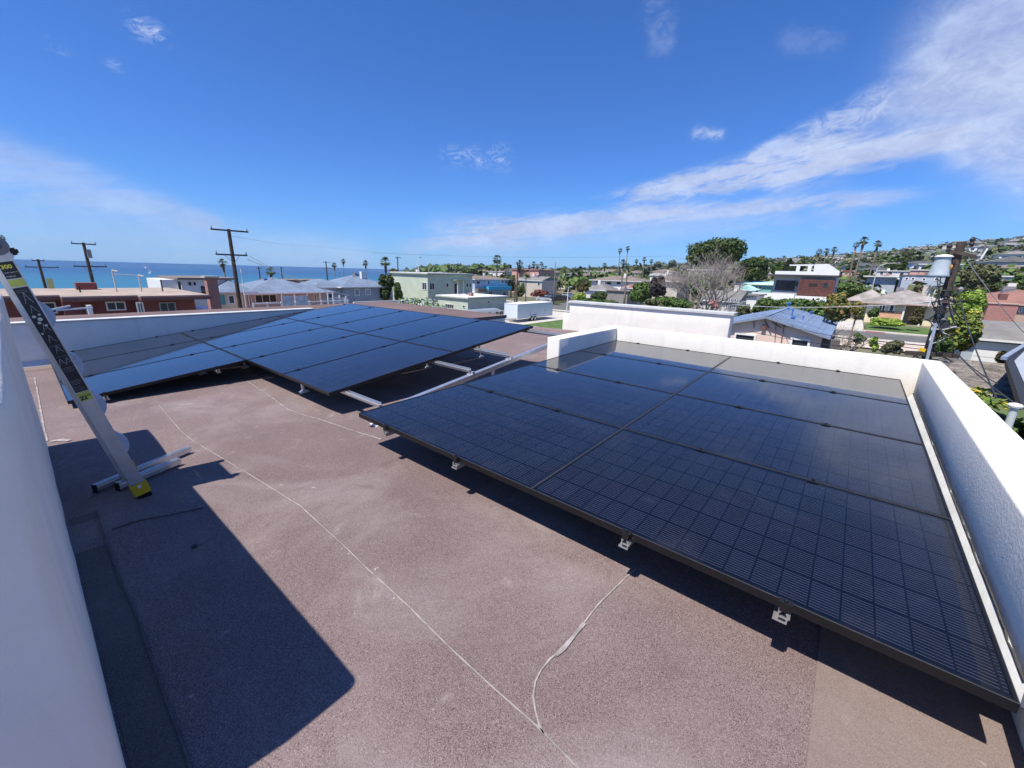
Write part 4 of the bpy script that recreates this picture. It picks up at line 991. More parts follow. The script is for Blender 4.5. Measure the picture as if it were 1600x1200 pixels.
# ---- pink stucco house with slate blue gable roof
Yg=35.; M_pp=stucco('pale_pink_house_stucco',(.76,.58,.50))
t=thing('blue_roof_house','pale pink stucco house with a slate blue shingled gable roof','house')
xr_=onY(1286,524,Yg)[0]; zl=onY(1286,523,Yg)[2]; xm=onY(1199,494,Yg)[0]; xl=2*xm-xr_; zap=onY(1197,494,Yg)[2]
yb_=Yg+13.5
block(t,xl,xr_,Yg,yb_,-7.2,zl-.05,M_pp,'wall')
m=MB(); m.hexa([(xl,Yg,zl-.048),(xr_,Yg,zl-.048),(xr_,Yg+.2,zl-.048),(xl,Yg+.2,zl-.048),(xm-.02,Yg,zap-.1),(xm+.02,Yg,zap-.1),(xm+.02,Yg+.2,zap-.1),(xm-.02,Yg+.2,zap-.1)]); m.build('gable',M_pp,t)
oh=.45; sl=(zap-zl)/(xr_-xm)
for sg,nm in ((1,'east'),(-1,'west')):
    xe=xm+sg*((xr_-xm)+oh); zee=zap-sl*((xr_-xm)+oh)
    m=MB(); m.hexa([(xm,Yg-.4,zap-.1),(xe,Yg-.4,zee-.1),(xe,yb_+.4,zee-.1),(xm,yb_+.4,zap-.1),(xm,Yg-.4,zap+.02),(xe,Yg-.4,zee+.02),(xe,yb_+.4,zee+.02),(xm,yb_+.4,zap+.02)]); rf=m.build('roof_slope',M_dk if 0 else S_blue,t)
    nc=30; L=math.hypot(xe-xm,zap-zee)
    cs=MB()
    for i in range(nc):                      # overlapping courses of shingles, tabs of uneven depth
        s0=i/nc; s1=(i+1)/nc; y=Yg-.42
        while y<yb_+.4:
            w=random.uniform(.28,.40); th=random.uniform(.016,.032); y2_=min(y+w,yb_+.42)
            xa_,za_=xm+(xe-xm)*s0,zap+(zee-zap)*s0; xb_2,zb_=xm+(xe-xm)*s1,zap+(zee-zap)*s1
            cs.quad((xa_,y,za_+.024),(xb_2,y,zb_+.024+th),(xb_2,y2_-.012,zb_+.024+th),(xa_,y2_-.012,za_+.024)); cs.quad((xb_2,y,zb_+.02),(xb_2,y2_-.012,zb_+.02),(xb_2,y2_-.012,zb_+.024+th),(xb_2,y,zb_+.024+th)); y=y2_
    o=cs.build('shingles',S_blue,t); o['kind']='stuff'
m=MB(); m.bar((xm,Yg-.42,zap+.06),(xm,yb_+.42,zap+.06),.22,.04); m.build('ridge_cap',S_blue,t)
m=MB(); 
for sg in (1,-1):
    xe=xm+sg*((xr_-xm)+oh); zee=zap-sl*((xr_-xm)+oh); m.bar((xm,Yg-.43,zap-.05),(xe,Yg-.43,zee-.05),.05,.16)
m.build('barge_board',mat('grey_blue_trim',(.22,.27,.36),rough=.7,var=.1),t)
window(t,'y',Yg,1146,521,1180,535,fw=.12,depth=.1); window(t,'y',Yg,1232,528,1264,545,fw=.14,depth=.1); 
MV=mat('blue_vent2',(.06,.17,.45),rough=.5,var=.1)
for (px_,py_,h_,r_) in ((1231,484,.55,.17),(1237,494,.5,.08),(1239,499,.12,.16),(1255,487,.35,.07),(1267,492,.25,.12),(1254,500,.22,.05),(1287,502,.4,.10)):
    d=ray(px_,py_); # meet the east slope: z = zap - sl*(x-xm)
    k_=(zap+sl*xm)/(d[2]+sl*d[0]); p=d*k_; m=MB(); m.tube([(p[0],p[1],p[2]-.05),(p[0],p[1],p[2]+h_)],r_*.7,10); m.tube([(p[0],p[1],p[2]+h_),(p[0],p[1],p[2]+h_+.1)],r_*1.2,10); m.build('vent_cowl',MV,t)
for a_,b2 in (((1194,499),(1205,518)),((1205,503),(1221,512)),((1213,503),(1211,530)),((1226,505),(1220,538)),((1178,500),(1178,512))):
    m=MB(); p=onY(*a_,Yg-.12); q=onY(*b2,Yg-.12); m.bar(p,q,.05,.05); m.build('wall_conduit',M_redt,t)
p=onY(1194,511,Yg-.1); block(t,p[0]-.14,p[0]+.14,Yg-.2,Yg-.005,p[2]-.2,p[2]+.15,M_redt,'meter_box')
p=onY(1283,530,Yg+.3); m=MB(); m.box(xr_+.02,xr_+1.0,Yg+.4,Yg+1.1,-7.2,p[2]); m.build('dark_cupboard',mat('dark_grey_wood',(.12,.11,.11),var=.2),t)

# ---- cream bungalow across the street
M_cb=stucco('buttercream_stucco',(.74,.65,.45)); Yc=97.
t=thing('cream_bungalow','cream bungalow with mottled grey hip roof and peach brick skirting across the street','house')
def XC(px,py=475): return onY(px,py,Yc)[0]
def ZC(px,py): return onY(px,py,Yc)[2]
ze=ZC(1390,474); x0=XC(1356); x1=XC(1415); x2=XC(1462)
block(t,x0,x1,Yc,Yc+10,-7.5,ze,M_cb,'wall'); block(t,x1+.01,XC(1450),Yc+2,Yc+10,-7.5,ze-.02,stucco('porch_tan',(.42,.34,.25)),'wall'); block(t,XC(1450)+.02,XC(1500),Yc+.3,Yc+10,-7.5,ze-.01,M_cb,'wall')
M_peach=stucco('peach_brick_skirting',(.66,.38,.24)); block(t,XC(1378),x1+.02,Yc-.12,Yc-.004,-7.5,ZC(1390,486),M_peach,'skirting')
roof_on(t,x0-1,XC(1500),Yc-.2,Yc+12,ze+.01,'hip',2.3,S_mix,.7,trim=mat('pink_fascia',(.5,.36,.3),var=.1))
xg=XC(1335,470); block(t,xg,x0-.02,Yc+5,Yc+12,-7.5,ze+.1,M_cb,'wall'); roof_on(t,xg-.5,x0+3,Yc+4,Yc+14,ze+.12,'hip',2.0,S_mix,.6,trim=MATS['pink_fascia'])
window(t,'y',Yc,1370,475,1383,487,fw=.22,panes=2,depth=.12); window(t,'y',Yc,1386,475,1397,488,fw=.25,depth=.12); window(t,'y',Yc,1358,474,1363,484,fw=.2)
window(t,'y',Yc+.3,1455,477,1465,488,fw=.2,depth=.12); window(t,'y',Yc+5,1343,481,1350,492,fw=.12,pmat=M_dk)
for px_ in (1415,1444): x_=XC(px_); block(t,x_-.12,x_+.12,Yc-.4,Yc-.15,-7.3,ze-.02,M_wf,'porch_post')
p=ZC(1377,455); block(t,XC(1374),XC(1380),Yc+4,Yc+4.8,ze+1.5,ze+2.2,M_wf,'skylight')
# ---- further houses on the rise, right side
M_lb=stucco('sky_blue_stucco',(.42,.48,.54))
simpleS('flat_blue_house','pale blue house with white flat roof below the street lamp','house',150,1356,1402,433,-5,M_lb,'flat',.3,M_wroof,((1371,436,1375,440),(1382,436,1386,440)),dep=9,oh=1.0)
simpleS('upper_white_house','white flat house with a row of dark windows above the pale blue one','house',185,1371,1420,424,-3,M_white,'flat',.25,M_wroof,((1374,424,1380,429),(1386,424,1394,429),(1405,425,1412,430)),dep=9,oh=.3)
simpleS('glazed_blue_house','light blue two storey house with stepped glazing behind the transformer','house',140,1411,1482,431,-5,M_lb,'flat',.2,S_grey,((1413,433,1419,438),(1423,433,1429,438),(1440,434,1446,439),(1459,434,1464,439)),dep=9,oh=.2,fw=.14)
simpleS('orange_flats','terracotta block of flats behind the modern house','flats',215,1317,1332,424,-3,M_pkl,'flat',.3,M_pink,((1319,426,1322,429),(1326,426,1329,429),(1319,433,1322,436)),dep=9)
simpleS('orange_flats','lower terracotta flats right of the taller terracotta block','flats',220,1333,1351,428,-3,M_beige,'flat',.3,M_pink,((1336,430,1339,433),(1343,430,1346,433)),dep=9)
simpleS('dark_red_roof_house','low house with a dark red roof behind the cream bungalow','house',128,1408,1450,457,-5,M_beige,'hip',.8,S_red,(),dep=9)
# ---- red roofed house with brick chimney wall (right)
t=thing('red_roof_house','house with a faded red hip roof and wide red brick chimney breast','house'); Yr=74.
def XR(px,py=475): return onY(px,py,Yr)[0]
ze=onY(1560,474,Yr)[2]; block(t,XR(1522),XR(1690),Yr,Yr+12,-7.5,ze,stucco('tan_stucco',(.46,.34,.27)),'wall'); roof_on(t,XR(1524),XR(1690),Yr,Yr+12,ze+.01,'hip',1.6,S_red,.5,trim=MATS['pink_fascia'])
block(t,XR(1541),XR(1588),Yr-1.2,Yr-.004,-7.5,onY(1560,475,Yr-1.2)[2],M_brick,'chimney_breast'); block(t,XR(1540),XR(1589),Yr-1.3,Yr+.0,onY(1560,475,Yr-1.2)[2]+.005,onY(1560,475,Yr-1.2)[2]+.12,MATS['pink_fascia'],'cap')
block(t,XR(1560),XR(1573),Yr+.5,Yr+1.5,ze+.3,ze+1.1,M_redt,'skylight')
window(t,'y',Yr,1590,480,1596,488,fw=.1)
# ---- grey garage with white door, right
t=thing('shingled_garage','grey shingle roofed house with a white door and pale blue grey wall beyond the parapet','house'); Yq=50.
def XQ(px,py=530): return onY(px,py,Yq)[0]
ze=onY(1540,529,Yq)[2]; x0=XQ(1508,532); block(t,x0,x0+18,Yq,Yq+6,-7.3,ze,stucco('cool_grey_stucco',(.40,.44,.48)),'wall')
roof_on(t,x0,x0+18,Yq,Yq+6,ze+.01,'gx',1.3,S_grey,.5); gable_wall(t,x0,x0+18,Yq,Yq+6,ze,1.15,MATS['cool_grey_stucco'],'x')
q=XQ(1527); block(t,q,q+3.0,Yq-.08,Yq-.004,-7.3,onY(1545,540,Yq)[2],M_wf,'garage_door')
for i in range(4): block(t,q+.02,q+2.98,Yq-.12,Yq-.082,-6.9+i*.62,-6.9+i*.62+.56,M_wf,'door_panel')
block(t,q+4.6,q+5.8,Yq-.08,Yq-.004,-7.3,-5.0,M_wf,'door')
# ---- near grey shingle roof below the right parapet, with real courses
t=thing('shingle_roof_house','neighbouring house with a weathered grey brown shingle roof just below the right parapet','house')
zr0=-5.2; zr1=-3.75; xa_,xb_2=onZ(1470,570,-3.9)[0],26.; ya_,ym_=12.5,30.
block(t,xa_+.8,xb_2,ya_+1,ym_+6,-7.2,zr0+.25,M_beige,'wall')
m=MB(); m.hexa([(xa_,ya_,zr0),(xb_2,ya_,zr0),(xb_2,ym_,zr1),(xa_,ym_,zr1),(xa_,ya_,zr0+.1),(xb_2,ya_,zr0+.1),(xb_2,ym_,zr1+.1),(xa_,ym_,zr1+.1)]); m.hexa([(xa_,ym_,zr1),(xb_2,ym_,zr1),(xb_2,ym_+7,zr0),(xa_,ym_+7,zr0),(xa_,ym_,zr1+.1),(xb_2,ym_,zr1+.1),(xb_2,ym_+7,zr0+.1),(xa_,ym_+7,zr0+.1)]); m.build('roof_deck',S_dark,t)
S_near=mat('weathered_grey_shingle',(.25,.225,.205),rough=.95,var=.45,scale=1.1,bump=.6,bscale=25)
cs=MB(); nc=84
for i in range(nc):
    s0=i/nc; s1=(i+1.12)/nc; x=xa_-.05-random.random()*.3
    while x<xb_2:
        w=random.uniform(.16,.42); th=random.uniform(.012,.05); x2_=x+w
        y0_,z0_=ya_+(ym_-ya_)*s0,zr0+(zr1-zr0)*s0+.1; y1_,z1_=ya_+(ym_-ya_)*s1,zr0+(zr1-zr0)*s1+.1
        jy=random.uniform(-.03,.03)
        cs.quad((x,y0_+jy,z0_+th),(x2_-.012,y0_+jy,z0_+th),(x2_-.012,y1_,z1_+.004),(x,y1_,z1_+.004)); cs.quad((x,y0_+jy,z0_),(x2_-.012,y0_+jy,z0_),(x2_-.012,y0_+jy,z0_+th),(x,y0_+jy,z0_+th)); x=x2_
o=cs.build('shingles',S_near,t); o['kind']='stuff'
m=MB(); p=onZ(1581,587,-4.2); m.tube([(p[0],p[1],-4.9),(p[0],p[1],-4.0)],.07,8); m.tube([(p[0],p[1],-4.0),(p[0],p[1],-3.9)],.14,8); m.build('vent_pipe',MATS['grey_blue_trim'],t)
# ---- dark eaved house at the right edge
t=thing('dark_eaved_house','blue grey house with a deep black eave at the right edge of the view','house')
z_=-2.7; A=onZ(1572,563,z_); B_=onZ(1606,541,z_); C_=onZ(1590,628,z_); D_2=onZ(1600,690,z_)
m=MB(); pts=[(A[0],A[1]),(C_[0]+.05,C_[1]),(D_2[0]+.1,D_2[1]-4),(A[0]+12,D_2[1]-4),(A[0]+12,A[1]+(B_[1]-A[1])*12/(B_[0]-A[0]))]
m.poly([(x,y,z_-.2) for x,y in pts][::-1]); m.poly([(x,y,z_) for x,y in pts])
for (p,q) in zip(pts,pts[1:]+pts[:1]): m.quad((p[0],p[1],z_-.2),(q[0],q[1],z_-.2),(q[0],q[1],z_),(p[0],p[1],z_))
m.build('eave',mat('black_eave_paint',(.012,.012,.014),rough=.5,var=.1),t)
m=MB(); m.bar((A[0]-.05,A[1]+.1,z_+.06),(pts[4][0],pts[4][1]+.1,z_+.06),.16,.13); m.build('gutter',MATS['grey_blue_trim'],t)
m=MB(); m.poly([(x+(.2 if k<3 else 0),y,z_+(.012 if k<3 else 2.2)) for k,(x,y) in enumerate(pts)]); m.build('roof',M_gr,t)
block(t,A[0]+1.5,A[0]+12,D_2[1]-3,A[1]-1.2,-7.2,z_-.205,M_gr,'wall')
# ---- airstream style silver caravan
t=thing('silver_caravan','silver caravan with a rounded roof and small dark windows between garage and trailer','caravan'); X=-37.8
ya=onX(736,495,X)[1]; yb=onX(788,490,X)[1]; zt=onX(760,484,X)[2]; M_sil=mat('riveted_aluminium',(.46,.48,.47),rough=.35,metal=.5,var=.15,scale=1)
prof=[(-1.15,.5),(-1.2,1.2),(-1.1,2.0),(-.8,2.45),(-.3,2.62),(.3,2.62),(.8,2.45),(1.1,2.0),(1.2,1.2),(1.15,.5)]
m=MB(); zg=gz(X,ya); sc=(zt-zg)/2.62
for y_a,s_a,y_b,s_b in ((ya,.6,ya+.3,.9),(ya+.3,.9,ya+.8,1),(ya+.8,1,yb-.8,1),(yb-.8,1,yb-.3,.9),(yb-.3,.9,yb,.6)):
    for (p0,p1) in zip(prof[:-1],prof[1:]):
        f_=lambda p,s_,y_:(X-1.2+p[0]*s_,y_,zg+(1.4+(p[1]-1.4)*s_)*sc)
        m.quad(f_(p0,s_a,y_a),f_(p1,s_a,y_a),f_(p1,s_b,y_b),f_(p0,s_b,y_b))
for y_,s_ in ((ya,.6),(yb,.6)): m.poly([(X-1.2+p[0]*s_,y_,zg+(1.4+(p[1]-1.4)*s_)*sc) for p in prof])
m.build('body',M_sil,t,smooth=False)
for r in ((751,489,756,494),(762,488,767,494),(774,487,778,492),(780,486,786,492)): window(t,'x',X+.02,*r,fw=.04,fmat=M_sil,depth=.04)
for y_ in (ya+2.6,ya+3.5):
    m=MB(); m.tube([(X-.35,y_,zg+.38),(X-.05,y_,zg+.38)],.36,14); m.build('wheel',M_clamp,t)
p=onX(755,497,X+1); t=thing('blue_bin','small bright blue bin beside the silver caravan','bin'); t.location=(X+1.3,p[1],zg)
m=MB(); m.hexa([(-.25,-.25,0),(.25,-.25,0),(.25,.25,0),(-.25,.25,0),(-.32,-.32,.95),(.32,-.32,.95),(.32,.32,.95),(-.32,.32,.95)]); m.build('body',mat('bright_blue_plastic',(.04,.22,.55),rough=.5,var=.1),t); block(t,-.34,.34,-.34,.34,.955,1.03,MATS['bright_blue_plastic'],'lid')
# ---- enclosed cargo trailer
t=thing('cargo_trailer','long white enclosed cargo trailer with tandem wheels parked by the lawn','trailer'); X=-36.2
a=onX(809,476,X); zg=gz(X,a[1])+.1; ya=a[1]; yb=onX(864,470,X)[1]; zt=a[2]
M_tr=mat('white_trailer_skin',(.66,.72,.80),rough=.4,var=.06,scale=.4); W_=2.5
block(t,X-W_,X,ya,yb,zg+.55,zt,M_tr,'body',bevel=.03); block(t,X-W_-.03,X+.03,ya-.03,yb+.03,zt+.002,zt+.06,M_wf,'roof')
m=MB(); m.box(X+.002,X+.03,ya,yb,zg+.5,zg+.62); m.box(X+.002,X+.02,ya,ya+.07,zg+.62,zt-.02); m.box(X+.002,X+.02,yb-.07,yb,zg+.62,zt-.02); m.build('edge_trim',M_alu,t)
for i in range(1,9):
    y_=ya+(yb-ya)*i/9; m=MB(); m.box(X+.001,X+.006,y_-.012,y_+.012,zg+.64,zt-.05); m.build('panel_seam',M_alu,t)
d0=onX(851,480,X)[1]; d1=onX(859,480,X)[1]; dr=block(t,X+.004,X+.03,d0,d1,zg+.7,zt-.25,M_tr,'side_door'); block(dr,X+.031,X+.06,d0+.08,d0+.2,zg+1.4,zg+1.5,M_clamp,'handle')
for px_ in (831,836):
    y_=onX(px_,497,X)[1]; w_=MB(); w_.tube([(X-.26,y_,zg+.36),(X+.04,y_,zg+.36)],.37,18); w_=w_.build('wheel',M_clamp,t); h_=MB(); h_.tube([(X+.041,y_,zg+.36),(X+.06,y_,zg+.36)],.19,12); h_.build('rim',M_wf,w_)
m=MB(); y_=onX(833.5,490,X)[1]; m.box(X+.005,X+.12,y_-1.0,y_+1.0,zg+.80,zg+.86); m.build('mudguard',M_alu,t)
m=MB(); m.bar((X-W_+.2,ya,zg+.5),(X-W_/2,ya-1.6,zg+.5),.1,.1); m.bar((X-.2,ya,zg+.5),(X-W_/2,ya-1.6,zg+.5),.1,.1); m.tube([(X-W_/2,ya-1.5,zg),(X-W_/2,ya-1.5,zg+.8)],.05,8); m.build('drawbar',M_clamp,t)
# ---- parked cars
def car(x,y,rz,mt,label,suv=False):
    t=thing('parked_car',label,'car',(x,y,gz(x,y)+.1),'cars parked along the side street'); t.rotation_euler=(0,0,rz)
    h=.25 if suv else 0
    m=MB(); sec=[(-2.2,.35,.75),(-2.15,.3,.95+h),(-1.2,.28,1.02+h),(-.9,.28,1.05+h),(1.0,.28,1.02+h),(1.2,.28,.98+h*.6),(2.1,.3,.85+h*.5),(2.25,.38,.65)]
    for (xa,za,zc),(xb,zb_,zd) in zip(sec[:-1],sec[1:]):
        m.hexa([(xa,-.88,za),(xb,-.88,zb_),(xb,.88,zb_),(xa,.88,za),(xa,-.84,zc),(xb,-.84,zd),(xb,.84,zd),(xa,.84,zc)])
    bd=m.build('body',mt,t)
    m=MB(); m.hexa([(-1.9 if suv else -1.5,-.8,1.0+h),(1.15,-.8,1.0+h),(1.15,.8,1.0+h),(-1.9 if suv else -1.5,.8,1.0+h),(-1.6 if suv else -1.0,-.66,1.42+h),(.45,-.66,1.42+h),(.45,.66,1.42+h),(-1.6 if suv else -1.0,.66,1.42+h)]); m.build('window_band',M_pane,t)
    m=MB(); m.box(-1.5 if suv else -.95,.42,-.63,.63,1.422+h,1.46+h); m.build('roof',mt,t,bevel=.015)
    for sx in (-1.35,1.35):
        for sy in (-.9,.72):
            w=MB(); w.tube([(sx,sy,.33),(sx,sy+.18,.33)],.33,16); w=w.build('wheel',M_clamp,t); r=MB(); r.tube([(sx,sy-.012 if sy<0 else sy+.18,.33),(sx,sy-.002 if sy<0 else sy+.192,.33)],.2,10); r.build('rim',M_alu,w)
    for sy in (-.65,.4): block(t,2.2,2.262,sy,sy+.25,.62,.74,M_wf,'headlight')
    return t
M_cs=mat('silver_car_paint',(.50,.54,.58),rough=.3,var=0,metal=.3); M_cb_=mat('black_car_paint',(.02,.02,.022),rough=.25,var=0); M_cw=mat('white_car_paint',(.72,.72,.70),rough=.3,var=0)
p=atD(852,466,104); car(p[0],p[1],0.1,M_cs,'silver saloon car parked nearest the white trailer')
p=atD(872,467,104); car(p[0],p[1],1.4,M_cb_,'black car parked behind the silver saloon',True)
p=atD(880,464,110); car(p[0],p[1],1.6,M_cb_,'dark car half hidden right of the black car')
p=atD(888,463,118); car(p[0],p[1],1.6,M_cw,'white car at the kerb under the low lamp post',True)
p=atD(858,460,116); car(p[0],p[1],1.5,M_cs,'pale car farthest back on the side street')
# ================================================================== PLANTS
def leafmat(name,c1,c2,c3=None):
    m=bpy.data.materials.new(name); m.use_nodes=True; k=N(m.node_tree); b=m.node_tree.nodes['Principled BSDF']
    b.inputs['Roughness'].default_value=.65; b.inputs['Specular IOR Level'].default_value=.3
    g=k.node('ShaderNodeNewGeometry')
    f=g.outputs['Random Per Island']
    col=k.mix(f,(*c1,1),(*c2,1))
    if c3: col=k.mix(k.m('GREATER_THAN',k.m('FRACT',k.m('MULTIPLY',f,7.3)),.80),col,(*c3,1))
    k.put(b.inputs['Base Color'],col)
    b.inputs['Transmission Weight'].default_value=0
    MATS[name]=m; return m
L_dark=leafmat('dark_pine_foliage',(.018,.045,.014),(.060,.095,.022),(.10,.10,.03)); L_green=leafmat('green_foliage',(.035,.075,.018),(.10,.16,.035))
L_olive=leafmat('olive_foliage',(.06,.075,.035),(.15,.16,.07)); L_silver=leafmat('silver_foliage',(.20,.26,.22),(.38,.44,.40),(.20,.30,.08))
L_lime=leafmat('lime_foliage',(.14,.24,.03),(.28,.38,.06)); L_yel=leafmat('yellow_green_foliage',(.06,.11,.02),(.17,.22,.04),(.50,.36,.05))
L_or=leafmat('orange_tipped_foliage',(.09,.12,.03),(.20,.21,.06),(.42,.20,.06)); L_red=leafmat('reddish_foliage',(.14,.05,.035),(.26,.10,.07)); L_coral=leafmat('coral_flowers',(.50,.22,.19),(.60,.36,.32))
L_grey=leafmat('blue_grey_gum_foliage',(.085,.115,.085),(.17,.20,.15)); L_brown=leafmat('bronze_foliage',(.05,.045,.02),(.12,.10,.045)); L_dead=leafmat('dead_fronds',(.035,.028,.028),(.10,.085,.085))
L_palm=leafmat('palm_fronds',(.045,.075,.025),(.12,.16,.055)); L_skirt=leafmat('dry_palm_skirt',(.14,.10,.06),(.26,.20,.12))
M_trunk=mat('grey_brown_bark',(.17,.13,.10),rough=.95,var=.35,scale=3,bump=.8,bscale=12); M_ptrunk=mat('palm_bark',(.21,.175,.145),rough=.95,var=.3,scale=2,bump=.8,bscale=10)
M_twig=mat('bare_grey_twigs',(.33,.29,.265),rough=.9,var=.3,scale=2)
def leaves(cent,radii,n,size,up=.3,aspect=1.6,rs=None,shell=.55):
    """n leaf quads spread in ellipsoids; returns verts, faces"""
    rs=rs or rng
    cent=np.asarray(cent,float); k=len(cent); idx=rs.integers(0,k,n)
    d=rs.normal(size=(n,3)); d/=np.linalg.norm(d,axis=1,keepdims=True)
    r=shell+(1-shell)*rs.random(n)**.6; r*=np.where(rs.random(n)<.10,1.15,1.0)
    p=cent[idx]+d*r[:,None]*np.asarray(radii)[idx]
    nrm=d+rs.normal(size=(n,3))*.55; nrm[:,2]+=up; nrm/=np.linalg.norm(nrm,axis=1,keepdims=True)
    t=np.cross(nrm,rs.normal(size=(n,3))); t/=np.linalg.norm(t,axis=1,keepdims=True); b=np.cross(nrm,t)
    s=size*(.6+.8*rs.random(n))[:,None]; 
    v=np.stack([p-t*s*aspect*.5,p+b*s*.5+nrm*s*.12,p+t*s*aspect*.5,p-b*s*.5+nrm*s*.12],1).reshape(-1,3)
    return v,np.arange(n*4)
def tree(name,label,cat,x,y,h,rx,rz,mt,n=2600,leaf=.32,trunk=True,clumps=14,ry=None,base=None,group=None,tr=.2,flat=False,zc=None,skew=0):
    zb=gz(x,y) if base is None else base
    t=thing(name,label,cat,(x,y,zb),group); ry=ry or rx
    c=[];R=[]
    for i in range(clumps):
        a=random.uniform(0,6.28); q=math.sqrt(random.random())*.72; el=random.uniform(-.7,.75) if not flat else random.uniform(-.15,.75)
        kk=math.sqrt(max(.1,1-el*el)) if not flat else 1
        c.append((rx*q*math.cos(a)*kk,ry*q*math.sin(a)*kk,(h-rz)+rz*el*.75)); c[-1]=(c[-1][0],c[-1][1],c[-1][2]+skew*(c[-1][0]-rx*.2)); s=random.uniform(.30,.50)
        R.append((rx*s,ry*s,rz*s*(.9 if not flat else .8)))
    v,f=leaves(c,R,n,leaf); raw('crown',fastmesh('crown',v,f,4,mt),t)
    if trunk:
        m=MB(); ht=h-rz*1.1; lean=random.uniform(-.3,.3)
        m.tube([(0,0,-.3),(lean*.3,0,ht*.5),(lean,.1,ht)],[tr,tr*.8,tr*.6],8)
        for (cx,cy,cz) in c[::max(1,clumps//7)]: m.tube([(lean*.8,.05,ht*.85),((lean+cx)*.5,cy*.45,(ht+cz)*.5),(cx,cy,cz)],[tr*.5,tr*.35,tr*.12],5,False)
        m.build('trunk',M_trunk,t,smooth=True)
    return t
def T(name,label,cat,px,py0,py1,hw,D,mt,n=2600,leaf=.32,clumps=14,**k):
    """tree from its crown in the photograph (centre column, crown top and bottom, half width) and its distance"""
    a=atD(px,py0,D); b_=atD(px,py1,D); e=atD(px+hw,(py0+py1)/2,D); c=atD(px,(py0+py1)/2,D)
    az=math.atan2(c[0],c[1]); aze=math.atan2(e[0],e[1]); rx=abs(D*math.tan(aze-az)); zb=gz(c[0],c[1])
    return tree(name,label,cat,c[0],c[1],a[2]-zb,rx,(a[2]-b_[2])/2,mt,n,leaf,clumps=clumps,base=zb,**k)
T('umbrella_pine','big dark umbrella shaped pine standing above the bare tree','tree',1121,369,430,48,112,L_dark,15000,.42,50,flat=True,tr=.5,skew=.12)
T('dark_tree','dark rounded tree right of the big umbrella pine','tree',1177,398,440,25,118,L_dark,7000,.42,26,tr=.4)
T('dark_tree','lower dark tree between the umbrella pine and the aqua house','tree',1147,418,450,16,116,L_dark,3500,.4,16)
T('round_green_tree','dense round green bush beyond the far parapet block','bush',1000,439,474,21,76,L_green,6500,.26,26,trunk=False)
T('bronze_tree','small bronze leafed tree in front of the balcony house','tree',911,438,459,9,90,L_brown,2200,.26,12)
T('round_bush','dark clipped round bush near the street corner','bush',936,452,473,13,84,L_dark,3800,.24,16,trunk=False)
T('lime_bush','bright lime green bush at the street corner','bush',906,457,474,12,86,L_lime,2600,.24,14,trunk=False)
T('low_hedge','low green hedge along the far parapet block','hedge',935,466,478,40,83,L_green,3600,.24,24,trunk=False,ry=1.4)
T('dead_palm','dead blackish palm with hanging fronds beside the round green bush','tree',1028,428,470,12,70,L_dead,3200,.34,14,tr=.35)
T('olive_tree','olive coloured tree right of the blue house','tree',799,428,456,8,122,L_olive,2200,.34,12)
T('dark_shrub','dark shrub behind the trailer by the wooden pole','bush',813,446,464,8,96,L_dark,2000,.26,12,trunk=False)
T('red_shrub','reddish leafed shrub in front of the beige house','bush',843,452,464,15,97,L_red,2200,.24,14,trunk=False)
T('bottlebrush','coral red flowering shrub under the bare tree','bush',1115,466,483,9,57,L_coral,1900,.13,12,trunk=False)
T('low_bush','low mixed green bush at the foot of the bare tree','bush',1050,462,490,36,56,L_green,4200,.2,26,trunk=False)
T('succulent_bush','pale leafed bush in front of the round green bush','bush',1022,466,484,16,50,L_olive,1500,.24,12,trunk=False)
T('round_tree','dark round tree on the skyline behind the mint house','tree',735,419,434,15,190,L_dark,2400,.6,14)
T('cypress','dark tree at the left end of the mint house','tree',604,424,470,13,86,L_dark,4200,.32,22,tr=.3)
T('spiky_euphorbia','upright dark spiky succulent against the mint house wall','bush',622,438,474,7,84,L_green,1500,.34,12,trunk=False)
T('rust_tree','rust brown tree between palm and wooden pole behind the mint house','tree',615,419,434,9,112,L_brown,1900,.3,12)
T('silver_hedge','wide silver leafed bush just beyond the back array','bush',655,462,500,56,40,L_silver,11000,.16,46,trunk=False,ry=1.6)
T('clipped_hedge','long olive green clipped hedge behind the blue roofed house','hedge',1250,464,505,62,56,L_green,15000,.2,70,trunk=False,ry=2.0)
T('clipped_hedge','taller rounded hedge end left of the modern house','hedge',1193,459,500,18,58,L_green,4500,.2,20,trunk=False)
T('yucca_shrub','light green shrub at the left end of the hedge','bush',1163,474,498,12,52,L_olive,1500,.24,12,trunk=False)
T('round_shrub','round clipped shrub under the bungalow window','bush',1366,479,497,10,92,L_green,2200,.24,14,trunk=False)
T('green_thicket','green thicket on the slope left above the cream bungalow','bush',1325,441,466,25,128,L_green,6000,.42,30,trunk=False)
T('dark_fan_shrub','dark fan leafed shrub in front of the bungalow porch','bush',1433,478,508,14,84,L_brown,3000,.3,16,trunk=False)
T('groundcover','bright green ground cover hedge along the bungalow garden','hedge',1385,497,510,34,84,L_lime,4200,.2,30,trunk=False,ry=2.4)
T('citrus_tree','green and orange leafed tree tangled round the utility pole','tree',1500,478,552,36,34,L_yel,5200,.16,44,tr=.12)
T('yellow_green_tree','yellow green tree right of the pole above the red roof','tree',1515,452,500,24,62,L_lime,6500,.24,28,tr=.2)
T('olive_green_tree','large soft olive green tree on the right horizon','tree',1535,410,462,32,110,L_olive,7500,.5,34,tr=.35)
T('deep_green_tree','deep green tree behind the red roofed house','tree',1563,438,474,20,88,L_dark,5200,.32,24,tr=.3)
T('deep_green_tree','green tree at the right edge above the red roofed house','tree',1596,426,470,20,92,L_green,5200,.34,24,tr=.3)
T('frangipani','orange tipped frangipani with pale forked branches beside the blue roof','tree',1308,452,506,24,44,L_or,4200,.17,26,tr=.14)
